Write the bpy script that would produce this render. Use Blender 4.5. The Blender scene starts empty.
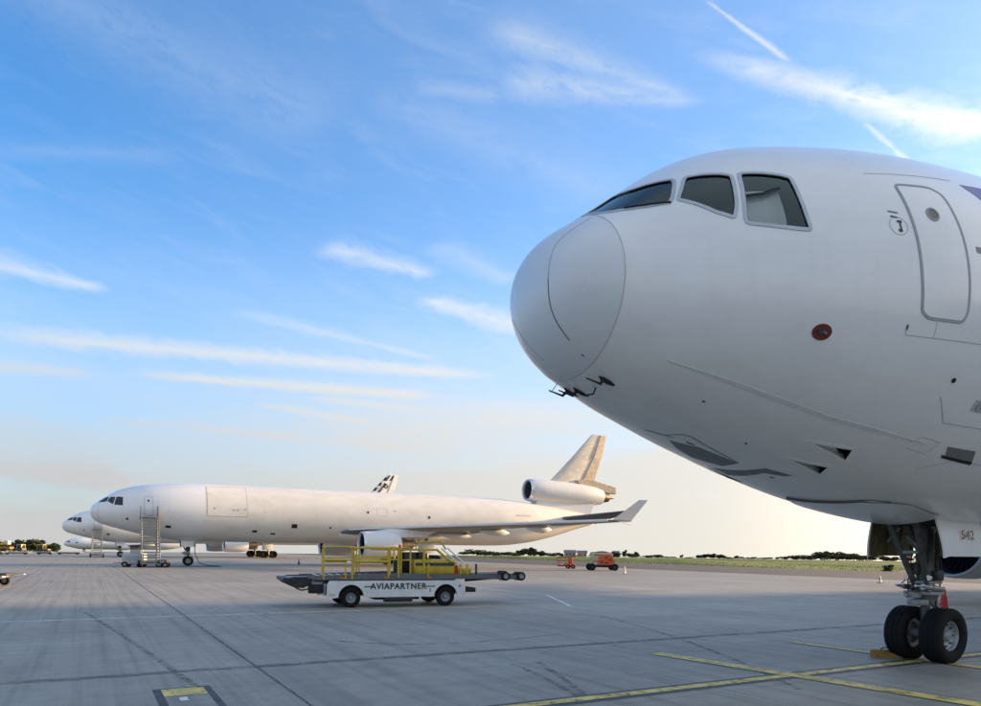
import bpy, bmesh, math, random
import numpy as np
from mathutils import Vector, Matrix
random.seed(7)
sc = bpy.context.scene
COL = sc.collection
R = math.radians

# ------------------------------------------------------------------ camera, sky, sun, exposure
CAM_H = 1.98
FPX, CX, CY, ROLL = 720.0, 490.5, 550.0, 0.0115
cam = bpy.data.cameras.new('camera'); cam_o = bpy.data.objects.new('camera', cam); COL.objects.link(cam_o)
cam.sensor_width = 36; cam.lens = FPX/981*36; cam.shift_y = (CY-353)/981; cam.clip_end = 9000; cam.clip_start = .1
cam_o.matrix_world = Matrix.Translation((0, 0, CAM_H)) @ Matrix.Rotation(R(90), 4, 'X') @ Matrix.Rotation(ROLL, 4, 'Z')
sc.camera = cam_o
sc.view_settings.view_transform = 'Standard'; sc.view_settings.look = 'None'; sc.view_settings.gamma = 1
sc.view_settings.use_curve_mapping = False
sc.cycles.max_bounces = 6; sc.cycles.diffuse_bounces = 3; sc.cycles.glossy_bounces = 3; sc.cycles.transmission_bounces = 4; sc.cycles.transparent_max_bounces = 8
sc.view_settings.exposure = 1.88
SUN_AZ, SUN_EL = 23.0, 10.0                       # azimuth measured from +X towards +Y
sun = bpy.data.lights.new('sun', 'SUN'); sun_o = bpy.data.objects.new('sun', sun); COL.objects.link(sun_o)
sun.energy = 3.0; sun.angle = R(2.6); sun.color = (1.0, .68, .38)
sd = Vector((math.cos(R(SUN_EL))*math.cos(R(SUN_AZ)), math.cos(R(SUN_EL))*math.sin(R(SUN_AZ)), math.sin(R(SUN_EL))))
sun_o.rotation_euler = sd.to_track_quat('Z', 'Y').to_euler(); sun_o.location = (60, 20, 40)


def ray(px, py):
    dx, dy = px-CX, py-CY; c, s = math.cos(ROLL), math.sin(ROLL)
    return Vector(((c*dx+s*dy)/FPX, 1., (s*dx-c*dy)/FPX))


def ground(px, py):
    d = ray(px, py); k = -CAM_H/d.z
    return Vector((d.x*k, d.y*k, 0))


world = bpy.data.worlds.new('World'); sc.world = world; world.use_nodes = True
world.cycles.sampling_method = 'MANUAL'; world.cycles.sample_map_resolution = 256
wn, wl = world.node_tree.nodes, world.node_tree.links
wn.clear()
w_out = wn.new('ShaderNodeOutputWorld'); w_bg = wn.new('ShaderNodeBackground'); wl.new(w_bg.outputs[0], w_out.inputs[0])
SKY_STRENGTH = .115
w_bg.inputs['Strength'].default_value = SKY_STRENGTH
sky = wn.new('ShaderNodeTexSky'); sky.sky_type = 'NISHITA'; sky.sun_disc = False
sky.sun_elevation = R(SUN_EL); sky.sun_rotation = R(90-SUN_AZ)
sky.air_density = 1.0; sky.dust_density = .2; sky.ozone_density = 4.0; sky.altitude = 50


def wmath(op, a, b=None, c=None, clamp=False):
    n = wn.new('ShaderNodeMath'); n.operation = op; n.use_clamp = clamp
    for i, v in enumerate((a, b, c)):
        if v is None: continue
        if hasattr(v, 'links'): wl.new(v, n.inputs[i])
        else: n.inputs[i].default_value = v
    return n.outputs[0]


def wmap(v, a, b, c=0., d=1., smooth=True):
    n = wn.new('ShaderNodeMapRange'); n.interpolation_type = 'SMOOTHSTEP' if smooth else 'LINEAR'
    wl.new(v, n.inputs[0])
    for i, q in enumerate((a, b, c, d)): n.inputs[i+1].default_value = q
    return n.outputs[0]


def wmix(f, a, b):
    n = wn.new('ShaderNodeMix'); n.data_type = 'RGBA'
    wl.new(f, n.inputs[0])
    for i, v in ((6, a), (7, b)):
        if hasattr(v, 'links'): wl.new(v, n.inputs[i])
        else: n.inputs[i].default_value = (*v, 1)
    return n.outputs[2]


tc = wn.new('ShaderNodeTexCoord'); sep = wn.new('ShaderNodeSeparateXYZ'); wl.new(tc.outputs['Generated'], sep.inputs[0])
DX, DY, DZ = sep.outputs
zc_ = wmath('MAXIMUM', DZ, .012)
U, V = wmath('DIVIDE', DX, zc_), wmath('DIVIDE', DY, zc_)      # a cloud sheet at unit height overhead


def plane_pt(px, py):
    d = ray(px, py); return np.array([d.x/d.z, d.y/d.z])


AZ, EL = wmath('ARCTAN2', DX, DY), wmath('ARCSINE', DZ)
UV1 = wn.new('ShaderNodeCombineXYZ'); wl.new(U, UV1.inputs[0]); wl.new(V, UV1.inputs[1]); UV1.inputs[2].default_value = 1


def sky_noise(kx, ky, shear, scale, detail, rough, dist, z):
    c = wn.new('ShaderNodeCombineXYZ'); wl.new(wmath('MULTIPLY', AZ, kx), c.inputs[0]); wl.new(wmath('ADD', wmath('MULTIPLY', EL, ky), wmath('MULTIPLY', AZ, shear)), c.inputs[1]); c.inputs[2].default_value = z
    n = wn.new('ShaderNodeTexNoise'); n.inputs['Scale'].default_value = scale; n.inputs['Detail'].default_value = detail; n.inputs['Roughness'].default_value = rough; n.inputs['Distortion'].default_value = dist
    wl.new(c.outputs[0], n.inputs['Vector']); return n.outputs[0]


NA = sky_noise(9, 34, 7, 1., 5, .6, .6, 1.7)      # fibres running with the wind
NB = sky_noise(34, 62, 10, 1., 4, .66, .3, 5.2)     # finer curdling
NE = wmath('MULTIPLY', wmath('SUBTRACT', wmath('ADD', NA, NB), 1.), 2.3)
NT = wmap(wmath('ADD', wmath('MULTIPLY', NA, .6), wmath('MULTIPLY', NB, .4)), .34, .66)


def wdot(vec, k):
    n = wn.new('ShaderNodeVectorMath'); n.operation = 'DOT_PRODUCT'; wl.new(vec, n.inputs[0]); n.inputs[1].default_value = k
    return n.outputs['Value']


def streak(p, q, w0, w1, amount, seed, wisp=.55, ends=.2):
    """a contrail or cirrus band on the cloud sheet between two sky directions"""
    a, b = plane_pt(*p), plane_pt(*q); L = np.linalg.norm(b-a); d = (b-a)/L; nrm = np.array([-d[1], d[0]])
    pv = np.array([q[0]-p[0], q[1]-p[1]], float); pv /= np.linalg.norm(pv); pp = np.array([-pv[1], pv[0]])
    W = []
    for pt, w in ((p, w0), (q, w1)):
        o = plane_pt(pt[0]+pp[0]*w, pt[1]+pp[1]*w)-plane_pt(pt[0]-pp[0]*w, pt[1]-pp[1]*w)
        W.append(abs(float(o @ nrm))/2)
    t = wdot(UV1.outputs[0], (d[0]/L, d[1]/L, -float(a @ d)/L))
    s = wdot(UV1.outputs[0], (nrm[0], nrm[1], -float(a @ nrm)))
    w = wmap(t, 0., 1., W[0], W[1], False)
    r = wmath('ADD', wmath('ABSOLUTE', wmath('DIVIDE', s, w)), NE)
    body = wmap(r, -.35, 1.6, min(.95, amount*1.5), 0.)
    e = wmap(wmath('ABSOLUTE', wmath('SUBTRACT', t, .5)), .5-ends, .5, 1., 0.)
    tex = wmath('MULTIPLY_ADD', NT, wisp, 1-wisp)
    return wmath('MULTIPLY', wmath('MULTIPLY', body, e), tex)


STREAKS = [((700, -4), (796, 66), 2.4, 4.5, .5, 1, .5), ((680, 48), (1010, 140), 9, 24, .62, 2, .75), ((850, 90), (1020, 130), 7, 14, .5, 3, .7),
           ((470, 18), (706, 106), 26, 8, .34, 4, .85), ((486, 78), (716, 104), 26, 5, .38, 5, .85), ((400, 84), (510, 98), 12, 12, .2, 6, .8), ((312, 243), (440, 278), 13, 7, .5, 7, .7),
           ((425, 240), (520, 286), 13, 12, .24, 8, .7), ((410, 295), (545, 333), 8, 15, .6, 9, .7), ((-50, 254), (116, 292), 13, 5, .5, 10, .6),
           ((-60, 330), (518, 379), 12, 5, .52, 11, .6), ((-40, 363), (100, 374), 8, 7, .36, 12, .7), ((110, 372), (465, 399), 5, 6, .5, 13, .6),
           ((215, 306), (450, 363), 8, 4, .28, 14, .7), ((250, 402), (380, 425), 5, 6, .34, 15, .6), ((300, 396), (450, 414), 6, 7, .3, 16, .7),
           ((80, 418), (345, 441), 4, 5, .25, 17, .7), ((-60, -60), (350, 140), 46, 50, .15, 18, .85), ((-60, 148), (200, 157), 12, 12, .12, 19, .8),
           ((860, 118), (914, 168), 3, 4.5, .32, 20, .5), ((340, 80), (640, 205), 22, 38, .15, 21, .85), ((340, 452), (600, 392), 34, 44, .26, 22, .7), ((-40, 470), (140, 478), 14, 16, .2, 23, .8)]
dens = None
for st_ in STREAKS:
    k = streak(*st_)
    dens = k if dens is None else wmath('MAXIMUM', dens, k)
# a thin veil of high cloud and soft banks that thicken towards the horizon, brighter and warmer towards the sun
bn = sky_noise(3., 17, 1.2, 1., 5, .5, .4, 3.1)
low = wmap(DZ, .0, .50, 1., 0.)
veil = wmath('MULTIPLY', wmap(NA, .42, .8), .09)
rear = wdot(tc.outputs['Generated'], (.25, -.90, .36))                  # white cloud sheet added in the unseen sky behind the camera, as fill light
fill_sheet_ = wmath('MULTIPLY', wmap(wmath('ADD', rear, wmath('MULTIPLY', wmath('SUBTRACT', bn, .5), .5)), -.12, .45), .52)
bank = wmath('MULTIPLY', wmath('POWER', low, 1.35), wmap(wmath('ADD', bn, wmath('MULTIPLY', low, .25)), .30, .80, .72, 1.0))
cover = wmath('MINIMUM', wmath('ADD', wmath('MAXIMUM', wmath('MAXIMUM', dens, veil), fill_sheet_), wmath('MULTIPLY', bank, .95)), .97)
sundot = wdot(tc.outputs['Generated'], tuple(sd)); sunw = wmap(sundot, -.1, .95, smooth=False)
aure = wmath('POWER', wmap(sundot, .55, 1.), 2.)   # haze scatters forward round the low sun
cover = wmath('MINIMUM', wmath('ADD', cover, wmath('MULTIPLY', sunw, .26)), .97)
cover = wmath('MAXIMUM', cover, wmap(DZ, -.02, .025, 1., 0.))
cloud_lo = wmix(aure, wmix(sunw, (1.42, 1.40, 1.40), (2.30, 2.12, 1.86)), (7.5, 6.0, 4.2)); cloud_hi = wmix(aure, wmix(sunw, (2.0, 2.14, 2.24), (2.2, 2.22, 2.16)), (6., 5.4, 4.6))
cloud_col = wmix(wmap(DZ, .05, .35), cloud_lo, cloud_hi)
tint = wn.new('ShaderNodeMix'); tint.data_type = 'RGBA'; tint.blend_type = 'MULTIPLY'; tint.inputs[0].default_value = 1
wl.new(sky.outputs[0], tint.inputs[6]); tint.inputs[7].default_value = (.575, .835, .945, 1)
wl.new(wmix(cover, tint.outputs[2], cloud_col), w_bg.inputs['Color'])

# ------------------------------------------------------------------ materials


def nt(m):
    m.use_nodes = True; return m.node_tree.nodes, m.node_tree.links


def mat(name, col, rough=.5, metal=0., vary=.12, scale=3., bump=0., bscale=40., coat=0., spec=.5, coords='Object', detail=5, stretch=None):
    m = bpy.data.materials.new(name); N, L = nt(m); b = N['Principled BSDF']
    b.inputs['Roughness'].default_value = rough; b.inputs['Metallic'].default_value = metal
    b.inputs['Coat Weight'].default_value = coat; b.inputs['Coat Roughness'].default_value = .08; b.inputs['Specular IOR Level'].default_value = spec
    if coords == 'World':
        g = N.new('ShaderNodeNewGeometry'); v = g.outputs['Position']
    else:
        t = N.new('ShaderNodeTexCoord'); v = t.outputs['Object']
    if stretch:
        mp = N.new('ShaderNodeMapping'); mp.inputs['Scale'].default_value = stretch; L.new(v, mp.inputs[0]); v = mp.outputs[0]
    n = N.new('ShaderNodeTexNoise'); n.inputs['Scale'].default_value = scale; n.inputs['Detail'].default_value = detail; n.inputs['Roughness'].default_value = .6
    L.new(v, n.inputs['Vector'])
    r = N.new('ShaderNodeValToRGB'); r.color_ramp.elements[0].position = .3; r.color_ramp.elements[1].position = .7
    c = Vector(col)
    r.color_ramp.elements[0].color = (*(c*(1-vary)), 1); r.color_ramp.elements[1].color = (*[min(1, q) for q in c*(1+vary*.5)], 1)
    L.new(n.outputs[0], r.inputs[0]); L.new(r.outputs[0], b.inputs['Base Color'])
    rr = N.new('ShaderNodeMapRange'); rr.inputs[3].default_value = max(.02, rough-.08); rr.inputs[4].default_value = min(1, rough+.08)
    L.new(n.outputs[0], rr.inputs[0]); L.new(rr.outputs[0], b.inputs['Roughness'])
    if bump:
        n2 = N.new('ShaderNodeTexNoise'); n2.inputs['Scale'].default_value = bscale; n2.inputs['Detail'].default_value = 4; L.new(v, n2.inputs['Vector'])
        bp = N.new('ShaderNodeBump'); bp.inputs['Strength'].default_value = bump; bp.inputs['Distance'].default_value = .02
        L.new(n2.outputs[0], bp.inputs['Height']); L.new(bp.outputs[0], b.inputs['Normal'])
    return m


def paint_white():
    """gloss white aircraft paint with faint grime streaks running aft and skin panels of slightly different tone"""
    m = bpy.data.materials.new('white_aircraft_paint'); N, L = nt(m); b = N['Principled BSDF']
    t = N.new('ShaderNodeTexCoord'); v = t.outputs['Object']
    mp = N.new('ShaderNodeMapping'); mp.inputs['Scale'].default_value = (.35, 1.6, 1.6); L.new(v, mp.inputs[0])
    n = N.new('ShaderNodeTexNoise'); n.inputs['Scale'].default_value = 1.6; n.inputs['Detail'].default_value = 7; n.inputs['Roughness'].default_value = .6; L.new(mp.outputs[0], n.inputs['Vector'])
    r = N.new('ShaderNodeValToRGB'); e = r.color_ramp.elements
    e[0].position = .25; e[0].color = (.75, .75, .75, 1); e[1].position = .62; e[1].color = (.81, .81, .81, 1)
    L.new(n.outputs[0], r.inputs[0])
    mp2 = N.new('ShaderNodeMapping'); mp2.inputs['Scale'].default_value = (6, 6, .7); L.new(v, mp2.inputs[0])
    n2 = N.new('ShaderNodeTexNoise'); n2.inputs['Scale'].default_value = 1.; n2.inputs['Detail'].default_value = 5; L.new(mp2.outputs[0], n2.inputs['Vector'])
    r2 = N.new('ShaderNodeValToRGB'); r2.color_ramp.elements[0].position = .28; r2.color_ramp.elements[0].color = (.975, .972, .97, 1); r2.color_ramp.elements[1].position = .5; r2.color_ramp.elements[1].color = (1, 1, 1, 1)
    L.new(n2.outputs[0], r2.inputs[0])
    mx = N.new('ShaderNodeMix'); mx.data_type = 'RGBA'; mx.blend_type = 'MULTIPLY'; mx.inputs[0].default_value = 1
    L.new(r.outputs[0], mx.inputs[6]); L.new(r2.outputs[0], mx.inputs[7]); L.new(mx.outputs[2], b.inputs['Base Color'])
    rr = N.new('ShaderNodeMapRange'); rr.inputs[3].default_value = .24; rr.inputs[4].default_value = .34; L.new(n.outputs[0], rr.inputs[0]); L.new(rr.outputs[0], b.inputs['Roughness'])
    b.inputs['Coat Weight'].default_value = .4; b.inputs['Coat Roughness'].default_value = .12
    n3 = N.new('ShaderNodeTexNoise'); n3.inputs['Scale'].default_value = 1.3; n3.inputs['Detail'].default_value = 2; L.new(v, n3.inputs['Vector'])
    bp = N.new('ShaderNodeBump'); bp.inputs['Strength'].default_value = .05; bp.inputs['Distance'].default_value = .03; L.new(n3.outputs[0], bp.inputs['Height']); L.new(bp.outputs[0], b.inputs['Normal'])
    return m


def concrete(name='apron_concrete', joints=False):
    m = bpy.data.materials.new(name); N, L = nt(m); b = N['Principled BSDF']
    g = N.new('ShaderNodeNewGeometry'); mp0 = N.new('ShaderNodeMapping'); mp0.inputs['Rotation'].default_value = (0, 0, -HD); L.new(g.outputs['Position'], mp0.inputs[0]); v = mp0.outputs[0]

    def noise(scale, detail, rough, stretch=(1, 1, 1), dist=0., rot=0):
        mp = N.new('ShaderNodeMapping'); mp.inputs['Scale'].default_value = stretch; mp.inputs['Rotation'].default_value = (0, 0, rot); L.new(v, mp.inputs[0])
        n = N.new('ShaderNodeTexNoise'); n.inputs['Scale'].default_value = scale; n.inputs['Detail'].default_value = detail; n.inputs['Roughness'].default_value = rough; n.inputs['Distortion'].default_value = dist
        L.new(mp.outputs[0], n.inputs['Vector']); return n.outputs[0]

    def ramp(f, p0, c0, p1, c1):
        r = N.new('ShaderNodeValToRGB'); e = r.color_ramp.elements; e[0].position = p0; e[1].position = p1; e[0].color = (*c0, 1); e[1].color = (*c1, 1); L.new(f, r.inputs[0]); return r.outputs[0]

    def mul(a, c, f=1.):
        x = N.new('ShaderNodeMix'); x.data_type = 'RGBA'; x.blend_type = 'MULTIPLY'; x.inputs[0].default_value = f; L.new(a, x.inputs[6]); L.new(c, x.inputs[7]); return x.outputs[2]
    W = (1, 1, 1)
    c = ramp(noise(.22, 5, .6), .3, (.30, .276, .228), .72, (.40, .372, .308))
    c = mul(c, ramp(noise(2.5, 5, .68), .25, (.78, .78, .79), .6, W))                       # mottling
    c = mul(c, ramp(noise(1.0, 4, .6, (.05, 2.2, 1), .3), .34, (.88, .88, .88), .52, W))     # sweeper and tyre streaks along the stand
    c = mul(c, ramp(noise(1.0, 4, .65, (4.0, .07, 1), .2, R(9)), .32, (.72, .72, .74), .54, W))  # streaks across it
    c = mul(c, ramp(noise(.75, 5, .75, (1, 1, 1), 1.4), .24, (.60, .59, .58), .36, W))       # oil blotches
    c = mul(c, ramp(noise(38, 3, .7), .3, (.86, .86, .86), .6, W))                           # grit
    oi = N.new('ShaderNodeObjectInfo'); c = mul(c, ramp(oi.outputs['Random'], 0., (.90, .90, .91), 1., W))
    if joints:
        br = N.new('ShaderNodeTexBrick'); br.offset = 0; br.inputs['Scale'].default_value = 1; br.inputs['Brick Width'].default_value = 5.6; br.inputs['Row Height'].default_value = 5.
        br.inputs['Mortar Size'].default_value = .03; br.inputs['Mortar Smooth'].default_value = .3
        mpb = N.new('ShaderNodeMapping'); mpb.inputs['Location'].default_value = (-2.5, -12.3, 0); L.new(v, mpb.inputs[0]); L.new(mpb.outputs[0], br.inputs['Vector'])
        br.inputs['Color1'].default_value = (1, 1, 1, 1); br.inputs['Color2'].default_value = (.93, .93, .93, 1); br.inputs['Mortar'].default_value = (.3, .3, .3, 1)
        c = mul(c, br.outputs['Color'])
    L.new(c, b.inputs['Base Color'])
    rr = N.new('ShaderNodeMapRange'); rr.inputs[3].default_value = .48; rr.inputs[4].default_value = .8; L.new(noise(.5, 5, .6), rr.inputs[0]); L.new(rr.outputs[0], b.inputs['Roughness'])
    bp = N.new('ShaderNodeBump'); bp.inputs['Strength'].default_value = .25; bp.inputs['Distance'].default_value = .01; L.new(noise(55, 4, .7), bp.inputs['Height']); L.new(bp.outputs[0], b.inputs['Normal'])
    return m


def worn(name, col, thr=.42, rough=.6, scale=5.):
    """road paint worn through in patches"""
    m = bpy.data.materials.new(name); N, L = nt(m); b = N['Principled BSDF']; o = N['Material Output']
    g = N.new('ShaderNodeNewGeometry')
    n = N.new('ShaderNodeTexNoise'); n.inputs['Scale'].default_value = scale; n.inputs['Detail'].default_value = 9; n.inputs['Roughness'].default_value = .72; L.new(g.outputs['Position'], n.inputs['Vector'])
    mr = N.new('ShaderNodeMapRange'); mr.inputs[1].default_value = thr-.07; mr.inputs[2].default_value = thr+.07; mr.inputs[3].default_value = .12; L.new(n.outputs[0], mr.inputs[0])
    n2 = N.new('ShaderNodeTexNoise'); n2.inputs['Scale'].default_value = 2.; n2.inputs['Detail'].default_value = 6; L.new(g.outputs['Position'], n2.inputs['Vector'])
    r = N.new('ShaderNodeValToRGB'); c = Vector(col); r.color_ramp.elements[0].color = (*(c*.6), 1); r.color_ramp.elements[1].color = (*(c*1.1), 1); r.color_ramp.elements[0].position = .3; r.color_ramp.elements[1].position = .65
    L.new(n2.outputs[0], r.inputs[0]); L.new(r.outputs[0], b.inputs['Base Color']); b.inputs['Roughness'].default_value = rough
    tr = N.new('ShaderNodeBsdfTransparent'); mx = N.new('ShaderNodeMixShader'); L.new(mr.outputs[0], mx.inputs[0]); L.new(tr.outputs[0], mx.inputs[1]); L.new(b.outputs[0], mx.inputs[2]); L.new(mx.outputs[0], o.inputs[0])
    return m


def glass(name, tint=(.25, .29, .31), rough=.02):
    m = bpy.data.materials.new(name); N, L = nt(m); N.remove(N['Principled BSDF']); o = N['Material Output']
    tr = N.new('ShaderNodeBsdfTransparent'); gl = N.new('ShaderNodeBsdfGlossy'); gl.inputs['Roughness'].default_value = rough
    nz = N.new('ShaderNodeTexNoise'); nz.inputs['Scale'].default_value = 3; r = N.new('ShaderNodeValToRGB'); c = Vector(tint)
    r.color_ramp.elements[0].color = (*(c*.9), 1); r.color_ramp.elements[1].color = (*c, 1); L.new(nz.outputs[0], r.inputs[0]); L.new(r.outputs[0], tr.inputs[0])
    fr = N.new('ShaderNodeFresnel'); fr.inputs[0].default_value = 1.65; gl.inputs[0].default_value = (.80, .95, .97, 1)
    mx = N.new('ShaderNodeMixShader'); L.new(fr.outputs[0], mx.inputs[0]); L.new(tr.outputs[0], mx.inputs[1]); L.new(gl.outputs[0], mx.inputs[2]); L.new(mx.outputs[0], o.inputs[0])
    return m


def field():
    m = bpy.data.materials.new('field_grass'); N, L = nt(m); b = N['Principled BSDF']
    g = N.new('ShaderNodeNewGeometry'); mp = N.new('ShaderNodeMapping'); mp.inputs['Rotation'].default_value = (0, 0, -HD); mp.inputs['Scale'].default_value = (1, .16, 1); L.new(g.outputs['Position'], mp.inputs[0])
    n = N.new('ShaderNodeTexNoise'); n.inputs['Scale'].default_value = .06; n.inputs['Detail'].default_value = 6; n.inputs['Roughness'].default_value = .6; L.new(mp.outputs[0], n.inputs['Vector'])
    r = N.new('ShaderNodeValToRGB'); e = r.color_ramp.elements
    e[0].position = .38; e[0].color = (.06, .08, .022, 1); e[1].position = .58; e[1].color = (.20, .22, .065, 1); q = e.new(.48); q.color = (.10, .145, .035, 1)
    L.new(n.outputs[0], r.inputs[0])
    n2 = N.new('ShaderNodeTexNoise'); n2.inputs['Scale'].default_value = 2.; n2.inputs['Detail'].default_value = 5; L.new(g.outputs['Position'], n2.inputs['Vector'])
    mx = N.new('ShaderNodeMix'); mx.data_type = 'RGBA'; mx.blend_type = 'OVERLAY'; mx.inputs[0].default_value = .5; L.new(r.outputs[0], mx.inputs[6]); L.new(n2.outputs[0], mx.inputs[7]); L.new(mx.outputs[2], b.inputs['Base Color'])
    b.inputs['Roughness'].default_value = .9; b.inputs['Specular IOR Level'].default_value = .1
    return m


HD = R(29.4)                                     # the stands, their joints and lines all run along this heading
CA, SA = math.cos(HD), math.sin(HD)
M = {}
M['white'] = paint_white()
M['weathered'] = mat('weathered_cream_paint', (.78, .745, .69), .42, vary=.11, scale=.9, stretch=(.5, 1.6, .9), detail=8); M['fin_paint'] = mat('weathered_sunlit_fin_paint', (.70, .64, .56), .45, vary=.22, scale=1.4, stretch=(.6, 1, 1.6), detail=8); M['rudder_sunlit_tan'] = mat('sunlit_tan_rudder_paint', (.60, .47, .34), .5, vary=.35, scale=2.5, detail=8)  # fin and rudder tans have warm low sunlight put into the colour, besides streaks
M['concrete'] = concrete(); M['concrete_far'] = concrete('far_apron_concrete', True)
M['joint'] = mat('joint_sealant', (.035, .034, .033), .8, coords='World')
M['asphalt'] = mat('taxiway_asphalt', (.048, .049, .052), .85, vary=.3, scale=.4, bump=.3, bscale=30, coords='World')
M['field'] = field()
M['yellow_line'] = worn('worn_yellow_paint', (.74, .57, .15), .42)
M['white_line'] = worn('worn_white_paint', (.68, .67, .64), .41)
M['black_line'] = worn('worn_black_paint', (.045, .047, .055), .38)
M['tar'] = worn('tar_band', (.17, .16, .15), .52, .7, 1.6)
M['grey_frame'] = mat('window_frame_grey', (.47, .51, .53), .4, .2, scale=6)
M['seal'] = mat('door_seal_grey', (.33, .36, .38), .6, scale=8)
M['seam'] = mat('skin_seam_grey', (.46, .47, .48), .6, scale=8); M['faint'] = mat('faint_skin_seam', (.68, .685, .69), .6, scale=8)
M['dark_seam'] = mat('dark_seam', (.09, .09, .095), .6)
M['radome'] = mat('radome_paint', (.70, .72, .74), .30, vary=.03, scale=2, coat=.3)
M['belly_grey'] = mat('belly_grey_paint', (.19, .195, .205), .5, scale=5)
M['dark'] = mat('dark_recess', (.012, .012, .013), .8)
M['lining'] = mat('cockpit_lining', (.016, .022, .026), .8)
M['shade'] = mat('cockpit_pale_panel', (.85, .84, .80), .7)
M['glass'] = glass('cockpit_glass', (.86, .90, .90))
M['far_glass'] = mat('dark_window_glass', (.012, .014, .02), .08, coat=.3)
M['metal'] = mat('bare_metal', (.42, .42, .42), .32, .85, vary=.25, scale=9)
M['chrome'] = mat('polished_metal', (.70, .70, .70), .12, 1., vary=.1)
M['gear_grey'] = mat('gear_grey_paint', (.30, .31, .31), .45, .1, vary=.35, scale=9, bump=.15)
M['gear_mid'] = mat('gear_oily_grey', (.10, .10, .095), .45, .2, vary=.5, scale=9, bump=.2)
M['gear_dark'] = mat('gear_grime', (.06, .06, .058), .55, .2, vary=.5, scale=9, bump=.2)
M['rubber'] = mat('tyre_rubber', (.009, .009, .0095), .8, spec=.25, vary=.4, scale=12, bump=.2, bscale=60)
M['rim'] = mat('wheel_rim_grey', (.30, .33, .35), .4, .35, vary=.2, scale=12)
M['primer'] = mat('door_primer_olive', (.15, .125, .04), .55, vary=.35, scale=4)
M['nacelle'] = mat('nacelle_white', (.72, .72, .71), .35, vary=.06, coat=.2)
M['lip'] = mat('inlet_lip_metal', (.80, .81, .82), .25, .6, vary=.05)
M['duct'] = mat('inlet_duct_blue_reflection', (.022, .032, .055), .4, .1)  # blue reflection inside the inlet is painted into the duct colour
M['fan'] = mat('fan_titanium', (.06, .075, .11), .3, .8)
M['nozzle'] = mat('hot_nozzle_metal', (.20, .15, .11), .4, .8, vary=.3)
M['wing'] = mat('wing_grey', (.20, .21, .235), .42, .05, vary=.1, scale=1.5)
M['blue'] = mat('livery_blue', (.05, .075, .28), .35, vary=.05)
M['red'] = mat('sensor_red', (.16, .018, .014), .5, vary=.3)
M['black'] = mat('black_paint', (.012, .012, .012), .5)
M['number'] = mat('stencil_brown', (.30, .17, .07), .6)
M['truck_white'] = mat('truck_white_paint', (.74, .75, .75), .4, vary=.15, scale=3)
M['truck_grey'] = mat('truck_deck_grey', (.16, .17, .18), .5, .4, vary=.3, scale=5)
M['truck_dark'] = mat('truck_dark_metal', (.035, .036, .04), .55, .3, vary=.4, scale=6)
M['rail_yellow'] = mat('safety_yellow', (.60, .43, .03), .45, vary=.22, scale=4)
M['orange'] = mat('lift_orange', (.62, .10, .025), .45, vary=.15)
M['cream'] = mat('lift_cream', (.60, .53, .40), .5, vary=.15)
M['cone_red'] = mat('cone_red', (.48, .02, .015), .5, vary=.15)
M['cone_orange'] = mat('cone_orange', (.62, .14, .02), .5)
M['cone_white'] = mat('cone_white', (.75, .74, .70), .5)
M['chock'] = mat('chock_yellow', (.30, .16, .025), .65, vary=.35, scale=8)
M['stair_grey'] = mat('stair_galvanised', (.21, .225, .235), .45, .5, vary=.2, scale=4)
M['cart_grey'] = mat('cart_grey_paint', (.42, .44, .46), .5, vary=.15)
M['leaf'] = mat('tree_leaf', (.075, .092, .045), .8, vary=.45, scale=.6, spec=.2)
M['bark'] = mat('tree_bark', (.05, .04, .03), .9, vary=.3)
M['grass'] = mat('grass_blade', (.13, .165, .045), .85, vary=.45, scale=.5, coords='World', spec=.1)


M['roof'] = mat('far_roof_grey', (.20, .20, .20), .7, vary=.2, scale=1); M['wall'] = mat('far_wall_pale', (.38, .36, .33), .8, vary=.15, scale=1)
M['cable'] = mat('black_cable', (.02, .02, .02), .6)

# ------------------------------------------------------------------ mesh helpers


def link(o, parent=None):
    COL.objects.link(o)
    if parent is not None: o.parent = parent
    return o


def tag(o, label=None, cat=None, group=None, kind=None):
    for k, v in (('label', label), ('category', cat), ('group', group), ('kind', kind)):
        if v: o[k] = v
    return o


def empty(name, loc=(0, 0, 0), rz=0.):
    o = bpy.data.objects.new(name, None); o.empty_display_size = .3; link(o); o.location = loc; o.rotation_euler = (0, 0, rz)
    return o


def mesh_obj(name, v, f, m, parent=None, smooth=True, sharp=None):
    me = bpy.data.meshes.new(name); me.from_pydata([tuple(map(float, p)) for p in v], [], f)
    if smooth:
        me.polygons.foreach_set('use_smooth', [True]*len(me.polygons))
    me.materials.append(m); me.update()
    if smooth and sharp: me.set_sharp_from_angle(angle=R(sharp))
    return link(bpy.data.objects.new(name, me), parent)


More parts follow.
